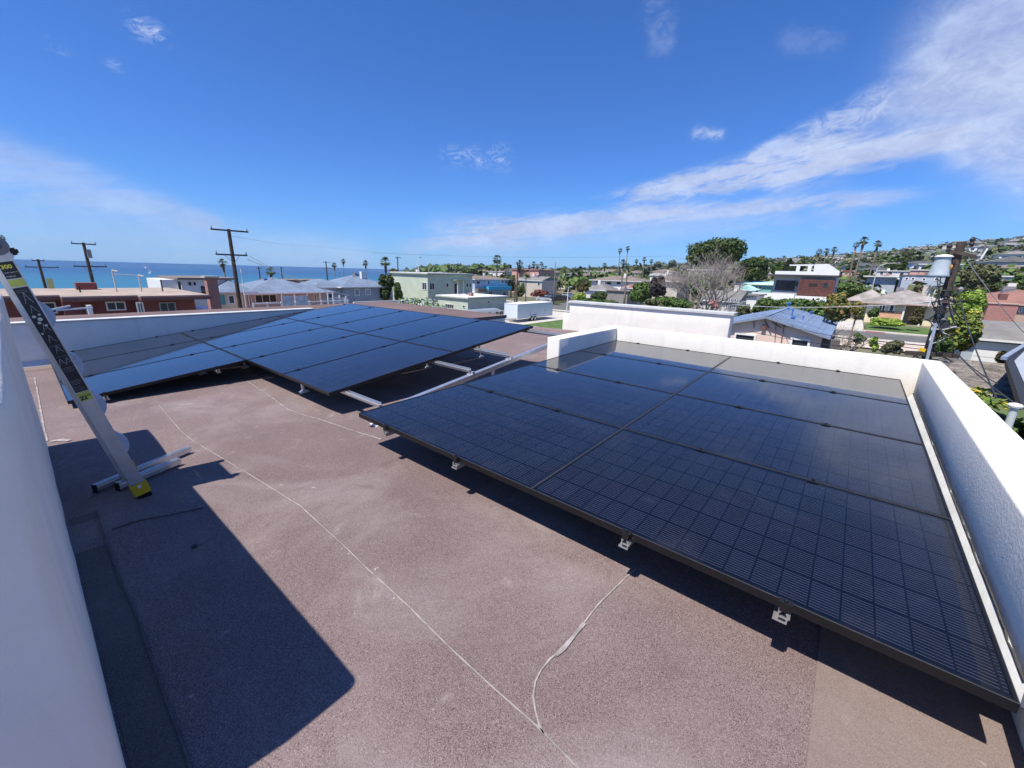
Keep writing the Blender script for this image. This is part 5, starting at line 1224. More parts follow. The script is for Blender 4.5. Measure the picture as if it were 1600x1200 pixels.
T('frangipani_clump','lower orange tipped leaf clump right of the frangipani','bush',1338,470,500,12,44,L_or,1600,.17,10,tr=.08)
T('yellow_shrub','small yellow green shrub on the paved yard','bush',1366,524,552,9,38,L_lime,900,.14,8,trunk=False)
T('twiggy_shrub','brown twiggy bush in front of the white garage door','bush',1568,545,578,12,36,L_brown,1800,.13,12,trunk=False)
T('yard_shrub','dark green shrub by the corner of the pink gabled house','bush',1297,528,560,12,40,L_dark,1500,.15,12,trunk=False)
T('yard_shrub','straggly olive shrub in the paved yard behind the parapet','bush',1395,530,556,20,38,L_olive,1500,.14,16,trunk=False)
T('yard_shrub','dark shrub growing round the foot of the utility pole','bush',1470,520,560,20,31,L_green,2200,.13,18,trunk=False)
T('yard_shrub','low green shrub left of the small yellow green shrub','bush',1340,520,540,12,46,L_green,1300,.15,12,trunk=False)
T('street_tree','leafy tree at the corner of the bungalow garden','tree',1345,462,486,12,105,L_green,2600,.3,16)
# umbrella plant just outside the parapet: rosettes of long leaves, each rosette a part
def rosette(c,r,n,mt,par,name='leaf_cluster'):
    V_=[];F_=[]
    for i in range(n):
        a=random.uniform(0,6.28); el=random.uniform(-.5,.9); d=Vector((math.cos(a)*math.cos(el),math.sin(a)*math.cos(el),math.sin(el))); L=r*random.uniform(.6,1.1); w=L*.17
        s=d.cross(Vector((0,0,1))).normalized()*w; tip=Vector((0,0,-.25*L)); k=len(V_)
        V_+= [c+d*L*.12,c+d*L*.55+s+tip*.25,c+d*L+tip,c+d*L*.55-s+tip*.25]; F_+=[k,k+1,k+2,k+3]
    return raw(name,fastmesh(name,[tuple(v) for v in V_],F_,4,mt),par)
t=thing('schefflera_shrub','leafy shrub with glossy yellow and green leaves just below the right parapet','shrub',(0,0,0))
for i in range(58):
    px_=random.uniform(1520,1590); py_=622+ (px_-1520)*.62+random.uniform(-18,34); p=Vector(atD(px_,py_,random.uniform(10.2,13.5)))
    rosette(p,.30,18,L_yel,t)
m=MB(); p=atD(1545,650,12)
for i in range(7): q=Vector(atD(1515+i*12,615+i*9,12)); m.tube([(p[0],p[1],-7),(p[0]+random.uniform(-.3,.3),p[1],-4.4),q],[.09,.06,.02],6,False)
m.build('stem',M_trunk,t)
t=thing('fern_shrub','feathery green shrub behind the white flue pipe','shrub',(0,0,0))
for i in range(40):
    p=Vector(atD(random.uniform(1560,1625),random.uniform(652,735),random.uniform(7.6,9.5))); rosette(p,.36,18,L_palm,t)
# bare branching tree ------------------------------------------------
def bare_tree(name,label,x,y,zb,h,spread,r0,depth=6,seed=5,mt=None,stems=4):
    rs=random.Random(seed); t=thing(name,label,'tree',(x,y,zb)); tm=MB(); bm_=MB()
    def grow(p,d,L,r,lv):
        q=p+d*L; mid=p+d*L*.5+Vector((rs.uniform(-1,1),rs.uniform(-1,1),rs.uniform(-.5,1)))*L*.10
        (tm if lv<2 else bm_).tube([p,mid,q],[r,r*.85,r*.7],5 if lv<3 else 3,False)
        if lv>=depth: return
        nchild=3 if rs.random()<.55 else 2
        if lv>=depth-1: nchild=2
        for i in range(nchild):
            a=rs.uniform(0,6.28); sp=rs.uniform(.35,.85); up=Vector((math.cos(a),math.sin(a),rs.uniform(-.15,.6)))
            nd=(d*(1-sp*.4)+up*sp).normalized(); grow(q,nd,L*rs.uniform(.62,.86),r*.62,lv+1)
    for s in range(stems):
        a=6.28*s/stems+rs.uniform(-.4,.4); d=Vector((math.cos(a)*spread,math.sin(a)*spread,1)).normalized()
        grow(Vector((0,0,-.1)),d,h*.27,r0,0)
    tm.build('trunk',mt or M_twig,t); bm_.build('branches',mt or M_twig,t); return t
p=atD(1100,480,60); bare_tree('bare_tree','large leafless grey tree with a dense tangle of twigs',p[0],p[1],gz(p[0],p[1]),10.6,.40,.17,7,11,stems=6)
p=atD(1300,530,42); bare_tree('bare_frangipani','pale forked trunks rising beside the corner of the blue roof',p[0],p[1],gz(p[0],p[1]),4.6,.55,.09,4,3,stems=5)
p=atD(1325,520,46); bare_tree('bare_frangipani','grey forked small tree in front of the driveway',p[0],p[1],gz(p[0],p[1]),4.4,.45,.10,4,8,stems=3)
p=atD(1583,560,33); bare_tree('bare_bush','pale leafless bush at the white garage on the right',p[0],p[1],gz(p[0],p[1]),3.6,.6,.05,5,21,stems=5)
p=atD(1355,560,26); bare_tree('bare_vine','dark bare creeper branches above the far parapet near the pole',p[0],p[1],-7,4.6,.7,.05,5,33,mt=M_trunk,stems=6)
# palms --------------------------------------------------------------
def fan_crown(seed,R=1.5,n=44,skirt=True,mt=L_palm):
    rs=random.Random(seed); V_=[];F_=[];V2=[];F2=[]
    def blade(V_,F_,p,q,w):
        k=len(V_); d=(q-p); s=d.cross(Vector((rs.uniform(-.3,.3),rs.uniform(-.3,.3),1))).normalized()*w
        V_+=[p-s*.3,p+d*.55+s,q,p+d*.55-s]; F_+=[k,k+1,k+2,k+3]
    for i in range(n):
        a=rs.uniform(0,6.28); el=rs.uniform(-.75,1.35); d=Vector((math.cos(a)*math.cos(el),math.sin(a)*math.cos(el),math.sin(el)))
        h=d*R*rs.uniform(.40,.55); side=d.cross(Vector((0,0,1))).normalized(); up=side.cross(d).normalized()
        blade(V_,F_,Vector((0,0,0)),h,.03)
        for j in range(9):
            b_=(j-4)*.30; dd=(d*math.cos(b_)+side*math.sin(b_)).normalized(); L=R*rs.uniform(.42,.58)*(1-.25*abs(j-4)/4); q=h+dd*L+Vector((0,0,-.30*L*(1.2-el*.4)))
            blade(V_,F_,h,q,.055*R)
    if skirt:
        for i in range(46):
            a=rs.uniform(0,6.28); z=rs.uniform(-.1,-1.5)*R*.8; r=rs.uniform(.15,.42)*R*(1+z/(R*2.2)); p=Vector((math.cos(a)*.1,math.sin(a)*.1,z)); q=Vector((math.cos(a)*r*1.1,math.sin(a)*r*1.1,z-.55*R)); blade(V2,F2,p,q,.14*R)
    return fastmesh('crown',[tuple(v) for v in V_],F_,4,mt),(fastmesh('dry_skirt',[tuple(v) for v in V2],F2,4,L_skirt) if skirt else None)
fans=[fan_crown(s) for s in (1,2,3)]+[fan_crown(4,skirt=False)]
def palm(px,py,D,crown_px,label,v=0,queen=False,base=None,tr=.16,group=None):
    """px,py: crown centre in the photograph"""
    c=atD(px,py,D); zb=gz(c[0],c[1]); t=thing('queen_palm' if queen else 'fan_palm',label,'palm tree',(c[0],c[1],zb),group)
    e=atD(px+crown_px,py,D); R=abs(D*math.tan(math.atan2(e[0],e[1])-math.atan2(c[0],c[1]))); h=c[2]-zb
    m=MB(); b_=random.uniform(-.03,.03)*h; m.tube([(b_,0,-.3),(b_*.4,0,h*.35),(b_*.1,b_*.2,h*.7),(0,0,h-.05*R)],[tr*1.35,tr,tr*.85,tr*.75],8); m.build('trunk',M_ptrunk,t,smooth=True)
    if queen:
        V_=[];F_=[]; rs=random.Random(9)
        for i in range(17):
            a=6.28*i/17+rs.uniform(-.15,.15); el=rs.uniform(.1,1.1); p=Vector((0,0,0)); d=Vector((math.cos(a)*math.cos(el),math.sin(a)*math.cos(el),math.sin(el))); side=Vector((-math.sin(a),math.cos(a),0))
            for j in range(16):
                q=p+d*R*.085; d=(d+Vector((0,0,-.11))).normalized()
                for sg in (1,-1):
                    L=R*.34*math.sin(math.pi*(j+1.5)/18)+.05; k=len(V_); e_=(side*sg*.6+d*.35+Vector((0,0,-.75))).normalized()*L; w=d*R*.020
                    V_+=[p-w,p+w,p+e_+w*.3,p+e_-w*.3]; F_+=[k,k+1,k+2,k+3]
                p=q
        raw('crown',fastmesh('crown',[tuple(v_) for v_ in V_],F_,4,L_palm),t)
    else:
        cm,sm_=fans[v%4]; o=raw('crown',cm,t); o.location=(0,0,h); s=R/1.45; o.scale=(s,s,s*.95); o.rotation_euler=(0,0,random.uniform(0,6))
        if sm_: o=raw('dry_skirt',sm_,t); o.location=(0,0,h); o.scale=(s*.9,s*.9,s)
    return t
palm(348,411,120,10,'fan palm on the sea horizon just left of the wooden pole top')
palm(423,424,125,10,'squat fan palm poking over the cream house roof',1)
palm(522,414,240,5.5,'small fan palm on the sea horizon, left one of a close pair',2)
palm(536,408,250,5,'small fan palm on the sea horizon, right and taller of a close pair',0)
palm(571,411,215,6,'single fan palm with a thick skirt above the grey clapboard house',2,tr=.2)
palm(602,409,105,10,'large fan palm left of the mint house',1,tr=.25)
palm(777,405,130,9,'tall fan palm above the white cube house',3,tr=.22)
palm(789,414,165,4.5,'shaggy palm with a thick skirt right of the tall fan palm',2,tr=.3)
palm(812,413,150,8,'bushy palm behind the dark wooden post',0)
palm(822,428,92,9,'small young palm in front of the beige house',3,tr=.12)
palm(868,409,95,16,'queen palm with drooping fronds by the salmon house',0,queen=True,tr=.15)
for i,(a_,b2,D_p,r_) in enumerate(((827,417,230,4),(834,412,230,4.5),(840,416,240,4.5),(846,412,240,4),(921,416,520,2.6),(914,419,520,2.4),(945,415,260,5.5))):
    palm(a_,b2,D_p,r_,['low palm crown left of a cluster behind the salmon house','second palm crown in the cluster behind the salmon house','third palm crown in the cluster behind the salmon house','right hand palm of the cluster behind the salmon house','tiny distant palm on the skyline above the ranch house','tiniest distant palm left of another on the skyline','shaggy palm on the skyline above the ranch house'][i],i,group='palms on the skyline')
palm(969,391,150,4.5,'left one of the tall slender twin palms'); palm(981,388,150,4.5,'right one of the tall slender twin palms',1)
palm(974,410,120,6.5,'broad palm crown below the tall twin palms',2,tr=.22); palm(981,415,92,5,'dark slanting palm trunk with a small crown in front of the twins',3,tr=.2)
palm(995,408,260,4,'thin palm right of the twin palms',0); palm(1007,405,170,4.5,'slender palm left of the grey gum trees',1); palm(1018,408,260,4,'slender palm against the grey gum trees',2)
palm(1280,393,230,7,'left palm of three behind the modern house',0,tr=.25); palm(1292,392,235,6.5,'middle palm of three behind the modern house',1,tr=.25); palm(1304,390,230,7,'right palm of three behind the modern house',2,tr=.25)
palm(1338,382,170,7,'shorter palm of the tall pair right of the modern house',0,tr=.25); palm(1350,376,165,10,'tallest palm on the right, with a long leaning trunk',1,tr=.3); palm(1372,381,175,9,'palm standing right of the tallest palm',2,tr=.25)
palm(2,372,60,9,'dark palm crown showing behind the top of the ladder',0)
palm(1470,487,70,11,'low palm crown left of the utility pole',3,tr=.14)

# ================================================================== POLES, LAMPS, WIRES
M_pole=mat('weathered_pole_wood',(.075,.056,.046),rough=.95,var=.4,scale=3,bump=.6,bscale=12); M_ins=mat('grey_insulator',(.25,.24,.25),rough=.4,var=.1); M_wire=mat('dark_cable',(.025,.025,.028),rough=.6,var=0); M_wirel=mat('pale_cable',(.55,.56,.56),rough=.6,var=0)
def pole(label,px,py,D,arms,r=.15,base=None,lean=0):
    c=atD(px,py,D); zb=gz(c[0],c[1]); t=thing('utility_pole',label,'utility pole',(c[0],c[1],zb)); h=c[2]-zb
    m=MB(); m.tube([(0,0,-.3),(0,0,h*.5),(0,0,h)],[r*1.15,r,r*.8],12); m.build('post',M_pole,t)
    for (dz,L,ang,off) in arms:
        d=Vector((math.cos(ang),math.sin(ang),0)); a=Vector((0,0,h-dz))+d*(-L/2+off)+Vector((d.y,-d.x,0))*(r+.04); b_=a+d*L
        m=MB(); m.bar(a,b_,.10,.12); m.build('crossarm',M_pole,t)
        for f_ in (.03,.97):
            m=MB(); q=a.lerp(b_,f_); m.tube([q+Vector((0,0,.06)),q+Vector((0,0,.28))],[.05,.035],7); m.build('insulator',M_ins,t)
        if dz>.8:
            m=MB(); m.bar(a.lerp(b_,.25),Vector((d.y*(r),-d.x*(r),h-dz-.7)),.03,.03); m.bar(a.lerp(b_,.75),Vector((d.y*(r),-d.x*(r),h-dz-.7)),.03,.03); m.build('brace',M_ins,t)
    return t,c,h
v_=math.pi/2
t1,c1,h1=pole('tall wooden pole with two crossarms in front of the cream house',357,358,43,((.12,2.7,v_,0.02),(2.05,2.3,v_,-.1)),.165)
t2,c2,h2=pole('leaning wooden pole with two crossarms behind the red house',130,379,66,((.15,1.9,v_,0),(2.5,2.6,v_,.1)),.16)
m=MB(); m.tube([(.1,.25,h2-1.6),(.1,.25,h2-.7)],.2,12); m.build('transformer',M_ins,t2); m=MB(); m.tube([(0,.2,h2-2.4),(0,.22,h2-2.0)],.12,8); m.build('cable_box',M_wf,t2)
t3,c3,h3=pole('smallest wooden pole left of the leaning one with a yellow banner',59,405,92,((.2,1.2,v_,0),(1.1,3.3,v_,.2)),.17)
m=MB(); m.box(.15,.2,.25,.9,h3-4.4,h3-2.7); m.build('banner',mat('pale_yellow_banner',(.75,.62,.25),rough=.8,var=.1),t3)
pole('distant wooden pole on the sea horizon left of the palm pair',509,408,150,((.4,2.4,v_,0),(2.2,3.2,v_,0)),.2)
pole('twin post of the distant wooden pole near the cream house ridge',404,417,110,((.3,1.0,v_,0),),.14)
pole('short dark pole on the horizon right of the squat palm',439,417,150,((.3,.8,v_,0),),.16)
pole('wooden pole with a short crossarm above the mint house',621,401,110,((.25,1.6,v_,0),),.15)
pole('dark wooden post standing behind the cargo trailer',809,410,80,((.1,.3,0,0),),.16)
pole('thin pale post beside the dark wooden post',805,440,74,((.1,.2,0,0),),.11)
# steel lamp posts
def lamp(label,px,py,D,arm,az_,name='street_lamp'):
    c=atD(px,py,D); zb=gz(c[0],c[1]); h=c[2]-zb; t=thing(name,label,'street lamp',(c[0],c[1],zb)); d=Vector((math.cos(az_),math.sin(az_),0))
    m=MB(); m.tube([(0,0,-.2),(0,0,h-1.2),d*arm*.15+Vector((0,0,h-.5)),d*arm*.5+Vector((0,0,h-.05)),d*arm+Vector((0,0,h))],[.12,.09,.07,.06,.05],8); m.build('mast',M_ins if 0 else mat('galvanised_steel',(.52,.54,.55),rough=.5,var=.1),t)
    m=MB(); q=d*arm+Vector((0,0,h)); m.tube([q-d*.1,q+d*.25,q+d*.6],[.07,.16,.05],8); m.build('lamp_head',M_ins,t); return t
lamp('curved grey street lamp above the pale blue house',1373,411,128,3.2,0)
lamp('thin white lamp post above the mint house roof',653,402,100,.4,v_)
lamp('low white lamp post at the street corner by the cars',888,448,76,.3,0)
# sea side mast
c=atD(376,420,47); t=thing('antenna_mast','thin white mast beside the tall wooden pole','mast',(c[0],c[1],gz(c[0],c[1]))); m=MB(); h=c[2]-gz(c[0],c[1]); m.tube([(0,0,0),(0,0,h)],.045,8); m.build('mast_tube',M_wf,t); m=MB(); m.bar((0,-.5,h-.3),(0,.6,h-.3),.04,.04); m.build('aerial_bar',M_wf,t)
# ---- big utility pole on the right
c=atD(1503,377,27.); zb=gz(c[0],c[1]); h=c[2]-zb
t=thing('utility_pole','thick brown utility pole with transformer, crossarms and tangled cables on the right','utility pole',(c[0],c[1],zb))
m=MB(); m.tube([(0,0,-.3),(0,0,h*.5),(0,0,h-.02)],[.19,.175,.155],16); m.build('post',M_pole,t)
def loc(px_,py_,D=27.): return Vector(atD(px_,py_,D))-Vector((c[0],c[1],zb))
# transformer
q=loc(1466,432,26.6); q2=loc(1469,400,26.6); ht=q2.z-q.z
m=MB(); m.lathe((q.x,q.y,q.z),[(.35,0),(.37,.03),(.35,.08),(.29,ht*.6),(.25,ht-.12),(.255,ht-.05)],20); tf=m.build('transformer',mat('pale_grey_enamel',(.40,.46,.50),rough=.4,var=.08,scale=4),t,smooth=True)
m=MB(); m.lathe((q.x,q.y,q.z+ht-.05),[(.31,0),(.31,.03),(.2,.09),(.05,.12)],20); m.build('lid',M_wf,tf)
m=MB(); m.bar((q.x+.3,q.y,q.z+ht*.7),(0,0,q.z+ht*.7),.1,.1); m.bar((q.x+.3,q.y,q.z+ht*.25),(0,0,q.z+ht*.25),.1,.1); m.build('bracket',M_pole,t)
m=MB(); m.tube([(q.x+.26,q.y-.2,q.z+ht*.45),(q.x+.32,q.y-.2,q.z+ht*.45)],.11,10); m.build('label_plate',mat('orange_rust',(.5,.25,.08),var=.2),tf)
def arm(a_,b2,w=.1,h_=.12,mt=M_pole,nm='crossarm',D1=26.8,D2=26.8):
    m=MB(); m.bar(loc(*a_,D1),loc(*b2,D2),w,h_); return m.build(nm,mt,t)
arm((1478,391),(1530,402)); arm((1472,388),(1493,386),.14,.08,mat('pale_arm',(.55,.45,.38),var=.2)); arm((1480,449),(1500,451)); arm((1414,551),(1500,556),.14,.2,M_dk if 0 else mat('dark_old_timber',(.05,.04,.035),rough=.9,var=.3))
arm((1432,553),(1418,568),.05,.05); arm((1426,553),(1448,567),.05,.05); arm((1470,556),(1490,566),.05,.05); arm((1464,508),(1500,512),.06,.05,M_ins)
m=MB(); a_=loc(1462,505,26.4); b2=loc(1448,562,26.4); m.bar(a_,b2,.18,.10); m.bar(b2,b2-Vector((0,0,3.5)),.18,.10); m.build('cable_riser',mat('blue_grey_conduit',(.38,.45,.52),rough=.45,metal=.3,var=.15,scale=4),t)
for (px_,py_) in ((1520,374),(1519,381),(1484,384),(1530,400),(1528,408),(1501,452),(1474,500)):
    q=loc(px_,py_,26.7); m=MB(); m.tube([q-Vector((0,0,.12)),q,q+Vector((0,0,.1))],[.05,.10,.04],8); m.build('insulator',M_wire if py_<400 else M_ins,t)
m=MB(); a_=loc(1532,405,26.6); b2=loc(1543,388,26.6); m.bar(a_,b2,.07,.05); m.build('cutout_fuse',M_wf,t)
arm((1436,545),(1446,548),.2,.14,M_yel,'marker')
# tangle of drop cables: several joined loops
rs=random.Random(4)
for i in range(26):
    a_=loc(rs.uniform(1455,1492),rs.uniform(425,520),26.6+rs.uniform(-.3,.3)); b2=loc(rs.uniform(1452,1496),rs.uniform(440,545),26.6+rs.uniform(-.4,.3)); md=(a_+b2)/2+Vector((rs.uniform(-.5,.5),rs.uniform(-.4,.4),rs.uniform(-.5,.1)))
    m=MB(); m.tube([a_,a_.lerp(md,.6)+Vector((0,0,-.1)),md,b2.lerp(md,.5)+Vector((0,0,-.08)),b2],.016+.012*rs.random(),5,False); m.build('drop_cable',M_wire if rs.random()<.75 else M_wirel,t)
for i in range(5):
    q=loc(rs.uniform(1459,1480),rs.uniform(450,520),26.5); m=MB(); m.tube([q-Vector((.02,.0,.16)),q+Vector((.0,.02,.16))],.09,10); m.build('splice_box',M_wire,t)
PR=Vector((c[0],c[1],zb))
def wire(a,b,sag,label,mt=M_wire,r=.016,group='overhead cables'):
    a=Vector(a);b=Vector(b); n_=24; m=MB()
    m.tube([a.lerp(b,i/n_)-Vector((0,0,sag*4*(i/n_)*(1-i/n_))) for i in range(n_+1)],r,5,False)
    return tag(m.build('overhead_cable',mt),label,'cable',group)
AT=lambda px_,py_,D: Vector(atD(px_,py_,D))
wire(AT(1147,476,40),AT(1480,471,27),.25,'pale thick cable running from the pole across the hedge',M_wirel,.02)
wire(AT(1125,478,60),AT(1147,476,40),.05,'pale cable beyond the far parapet block towards the cottage',M_wirel,.022)
wire(AT(960,477,60),AT(1120,479,60),.1,'pale cable low along the far parapet block',M_wirel,.022)
wire(AT(1477,405,27),AT(1050,400,95),.8,'thin cable in the sky from the pole towards the umbrella pine')
wire(AT(1050,400,95),AT(580,395,110),.6,'thin cable crossing the sky above the mint house')
wire(AT(490,384,115),AT(357,368,43),.3,'thin cable from the tall wooden pole towards the horizon',M_wire,.008)
wire(AT(490,384,115),AT(700,398,140),.6,'thin cable fading across the sky over the grey house',M_wire,.010)
wire(AT(387,405,43),AT(545,462,62),.25,'pale service cable dropping across the cream house roof',M_wirel,.03)
wire(AT(390,400,43),AT(520,455,66),.5,'second service cable dropping across the cream house roof',M_wirel,.018)
wire(AT(1465,549,27),AT(1208,505,36),.15,'dark cable from the pole to the pink gable meter')
wire(AT(1460,552,27),AT(1170,517,34),.25,'lower dark cable from the pole behind the parapet')
wire(AT(1497,452,27),AT(1605,720,9),.25,'black cable falling past the shingle roof, upper one')
wire(AT(1490,545,27),AT(1600,640,12),.12,'black cable over the shingle roof, lower one')
wire(AT(1500,556,27),AT(1560,600,15),.08,'thin black cable crossing the shingle roof')
wire(AT(1510,405,27),AT(1600,520,40),.1,'pale guy wire running down right of the pole',M_wirel,.018)
wire(AT(1522,372,27),AT(1545,392,26.6),-.12,'curved jumper cable at the top of the pole',M_wire,.02)
wire(AT(1497,450,27),AT(1640,430,40),.5,'dark cable leaving the pole to the right')
# ---- flue pipe beyond the right parapet
c=atD(1589,628,6.8); t=thing('flue_pipe','white capped flue pipe rising beyond the right parapet','flue pipe',(c[0],c[1],-6)); h=c[2]+6
m=MB(); m.tube([(0,0,0),(0,0,h-.05)],.032,14); m.build('pipe',mat('flue_grey',(.50,.54,.52),rough=.5,var=.1),t,smooth=False)
m=MB(); m.lathe((0,0,h-.06),[(.052,0),(.058,.02),(.05,.035),(.02,.045)],16); m.build('cap',M_wf,t); m=MB(); m.tube([(0,0,h-.42),(0,0,h-.39)],.039,12); m.build('collar',M_wf,t)
# kite surfers / sails on the sea
for i,(px_,py_,s_) in enumerate(((228,419,1.0),(235,427,1.3))):
    p=onZ(px_,py_,SEA+.3); t=thing('small_boat',['tiny white sailing boat farther out on the sea','tiny white sailing boat nearer the shore'][i],'boat',(p[0],p[1],SEA)); k=max(1.,math.hypot(p[0],p[1])/500)*s_
    m=MB(); m.hexa([(-3*k*.5,-.6*k,0),(3*k*.5,-.4*k,0),(3*k*.5,.4*k,0),(-3*k*.5,.6*k,0),(-3.4*k*.5,-.8*k,.8*k),(3.6*k*.5,-.2*k,.8*k),(3.6*k*.5,.2*k,.8*k),(-3.4*k*.5,.8*k,.8*k)]); m.build('hull',M_wf,t)
    m=MB(); m.hexa([(-.2,-1.2*k,.8*k),(.2,-1.2*k,.8*k),(.2,1.5*k,.8*k),(-.2,1.5*k,.8*k),(-.1,-.1,4*k),(.1,-.1,4*k),(.1,.1,4*k),(-.1,.1,4*k)]); m.build('sail',M_wf,t)
# ================================================================== THE TOWN BEYOND AND THE HILLSIDE
fr=random.Random(12)
def far_house_mesh(w,d,h,kind,rh,wm,rm):
    m=MB(); m.box(-w/2,w/2,-d/2,d/2,-3,h,0)
    if kind=='flat': m.box(-w/2-.4,w/2+.4,-d/2-.4,d/2+.4,h+.002,h+.4,1)
    else:
        a=w/2+.5;b_=d/2+.5; r=max(0,(w-d)/2) if kind=='hip' else a
        A=(-a,-b_,h);B=(a,-b_,h);C=(a,b_,h);D=(-a,b_,h);p=(-r,0,h+rh);q=(r,0,h+rh)
        m.quad(A,B,q,p,1); m.quad(C,D,p,q,1); m.poly([B,C,q],1); m.poly([D,A,p],1)
    nw=max(2,int(w/3))
    for i in range(nw):
        x=-w/2+w*(i+.5)/nw; ww=w/nw*.28
        for zf in ((h*.35,h*.75),) if h<4.5 else ((h*.12,h*.38),(h*.60,h*.86)): m.box(x-ww,x+ww,-d/2-.06,-d/2+.02,zf[0],zf[1],2)
    for y in (-d/4,d/5): m.box(w/2-.02,w/2+.06,y-.7,y+.7,h*.35,h*.7,2); m.box(-w/2-.06,-w/2+.02,y-.7,y+.7,h*.35,h*.7,2)
    return m.mesh('far_house',[wm,rm,M_pane])
kinds=[]
for nm,wm in (('white',M_white),('cream',M_beige),('grey',MATS['dove_grey_render']),('pink',M_pkl),('bright white',M_w2),('pale',M_cream)):
    for rn,rm in (('white flat roof',M_wroof),('dark roof',S_dark),('brown roof',S_brown),('grey roof',S_grey)):
        w=fr.uniform(10,17); k='flat' if 'flat' in rn else fr.choice(['hip','gx']); h=fr.choice([3.4,6.2,6.0])
        kinds.append((nm,rn,far_house_mesh(w,fr.uniform(8,11),h,k,fr.uniform(1.2,2.2),wm,rm)))
placed=[]; FARH=[]
def ok(x,y,r):
    return all((x-a)**2+(y-b_)**2>(r+c_)**2 for a,b_,c_ in placed)
def reserve(x0,x1,y0,y1): 
    xs_=np.arange(x0,x1+1,8); ys_=np.arange(y0,y1+1,8)
cnt=0; tries=0
# rows of streets climb the hill
while cnt<262 and tries<12000:
    tries+=1
    D=fr.uniform(235,1230)**1.0; az=math.radians(fr.uniform(-44,15)) if D<500 else math.radians(fr.uniform(-16,14))
    if D>400: D=round(D/52)*52+fr.uniform(-7,7)
    x,y=D*math.sin(az),D*math.cos(az)
    if not ok(x,y,9): continue
    placed.append((x,y,9)); nm,rn,me=fr.choice(kinds)
    o=raw('far_house',me); FARH.append((o,nm,rn)); o.location=(x,y,gz(x,y)); o.rotation_euler=(0,0,fr.choice([0,0,.25,-.2,.5,1.57])); s=fr.uniform(.9,1.3)*(1+max(0,D-500)/1200); o.scale=(s,s,s*.95)
    where='on the far hillside' if D>450 else 'in the middle distance'
    tag(o,f'{nm} house with a {rn} {where}','house',f'houses {where}'); cnt+=1
LM=[(520,'by the mint house'),(790,'behind the blue house'),(870,'behind the salmon house'),(935,'above the balcony house'),(985,'behind the slender twin palms'),(1040,'below the grey gum trees'),(1120,'behind the umbrella pine'),(1190,'above the aqua house'),(1255,'above the modern house'),(1340,'behind the tall palm pair'),(1405,'above the pale blue house'),(1465,'behind the transformer'),(1530,'right of the utility pole'),(1600,'near the right edge')]
def relabel():
    seen={}
    for o,nm,rn in FARH:
        x,y,z=o.location; D=math.hypot(x,y); v=Vector((x,y,z+3)); d=v.dot(Vector(cf)); px=800+FPX*v.dot(Vector(cr))/d
        lm=min(LM,key=lambda q:abs(q[0]-px))[1]; tier='in the middle distance' if D<450 else ('low on the hillside' if D<700 else ('halfway up the hillside' if D<980 else 'high on the hillside'))
        sz='' if o.scale[0]<1.25 else 'large '
        o['label']=f'{sz}{nm} house with {rn}, {lm}, {tier}'.replace('house with','house,')
# nearer infill houses, between the ones built above
for (px_,py_,D) in ((893,430,260),(905,431,240),(925,432,230),(938,431,250),(1060,436,170),(1085,430,200),(1160,433,190),(1195,428,230),(1215,425,280),(1340,437,190),(1395,421,240),(1440,423,230),(1455,418,290),(1500,432,170),(1520,425,210),(1575,420,230),(1590,440,170),(700,433,230),(755,432,210),(805,431,230),(870,431,300),(1330,415,330),(1425,410,350),(1540,408,330)):
    p=atD(px_,py_,D); nm,rn,me=fr.choice(kinds); o=raw('far_house',me); FARH.append((o,nm,rn)); o.location=(p[0],p[1],gz(p[0],p[1])); o.scale=(.85,.85,.85); o.rotation_euler=(0,0,fr.choice([0,.1,1.57]))
    placed.append((p[0],p[1],9)); tag(o,f'{nm} house with a {rn} in the middle distance','house','houses in the middle distance')
relabel()
# the rest of the hillside town, too many and too small to pick apart
tw=MB(); n_t=0; tr_=0
while n_t<640 and tr_<20000:
    tr_+=1; D=fr.uniform(480,1240); az=math.radians(fr.uniform(-22,17)); D=round(D/40)*40+fr.uniform(-6,6); x,y=D*math.sin(az),D*math.cos(az)
    if not ok(x,y,4.0): continue
    placed.append((x,y,4.0)); z=gz(x,y); w=fr.uniform(6,13); d=fr.uniform(5,8); h=fr.choice([3.2,3.6,6,6.4]); mi=fr.choice([0,0,0,0,1,3]); s_=1+max(0,D-600)/1500
    w*=s_;d*=s_;h*=s_; tw.box(x-w/2,x+w/2,y-d/2,y+d/2,z-4,z+h,mi); tw.box(x-w/2-.3,x+w/2+.3,y-d/2-.3,y+d/2+.3,z+h+.01,z+h+.5,fr.choice([4,4,5,3,0,4,6]))
    for i in range(3): xx_=x-w*.35+w*.28*i; tw.box(xx_,xx_+w*.15,y-d/2-.08,y-d/2+.05,z+h*.4,z+h*.8,7); 
    n_t+=1
tw.build('hillside_town',[M_white,M_beige,M_pkl,MATS['dove_grey_render'],M_wroof,S_brown,S_red,M_pane],kind='stuff')
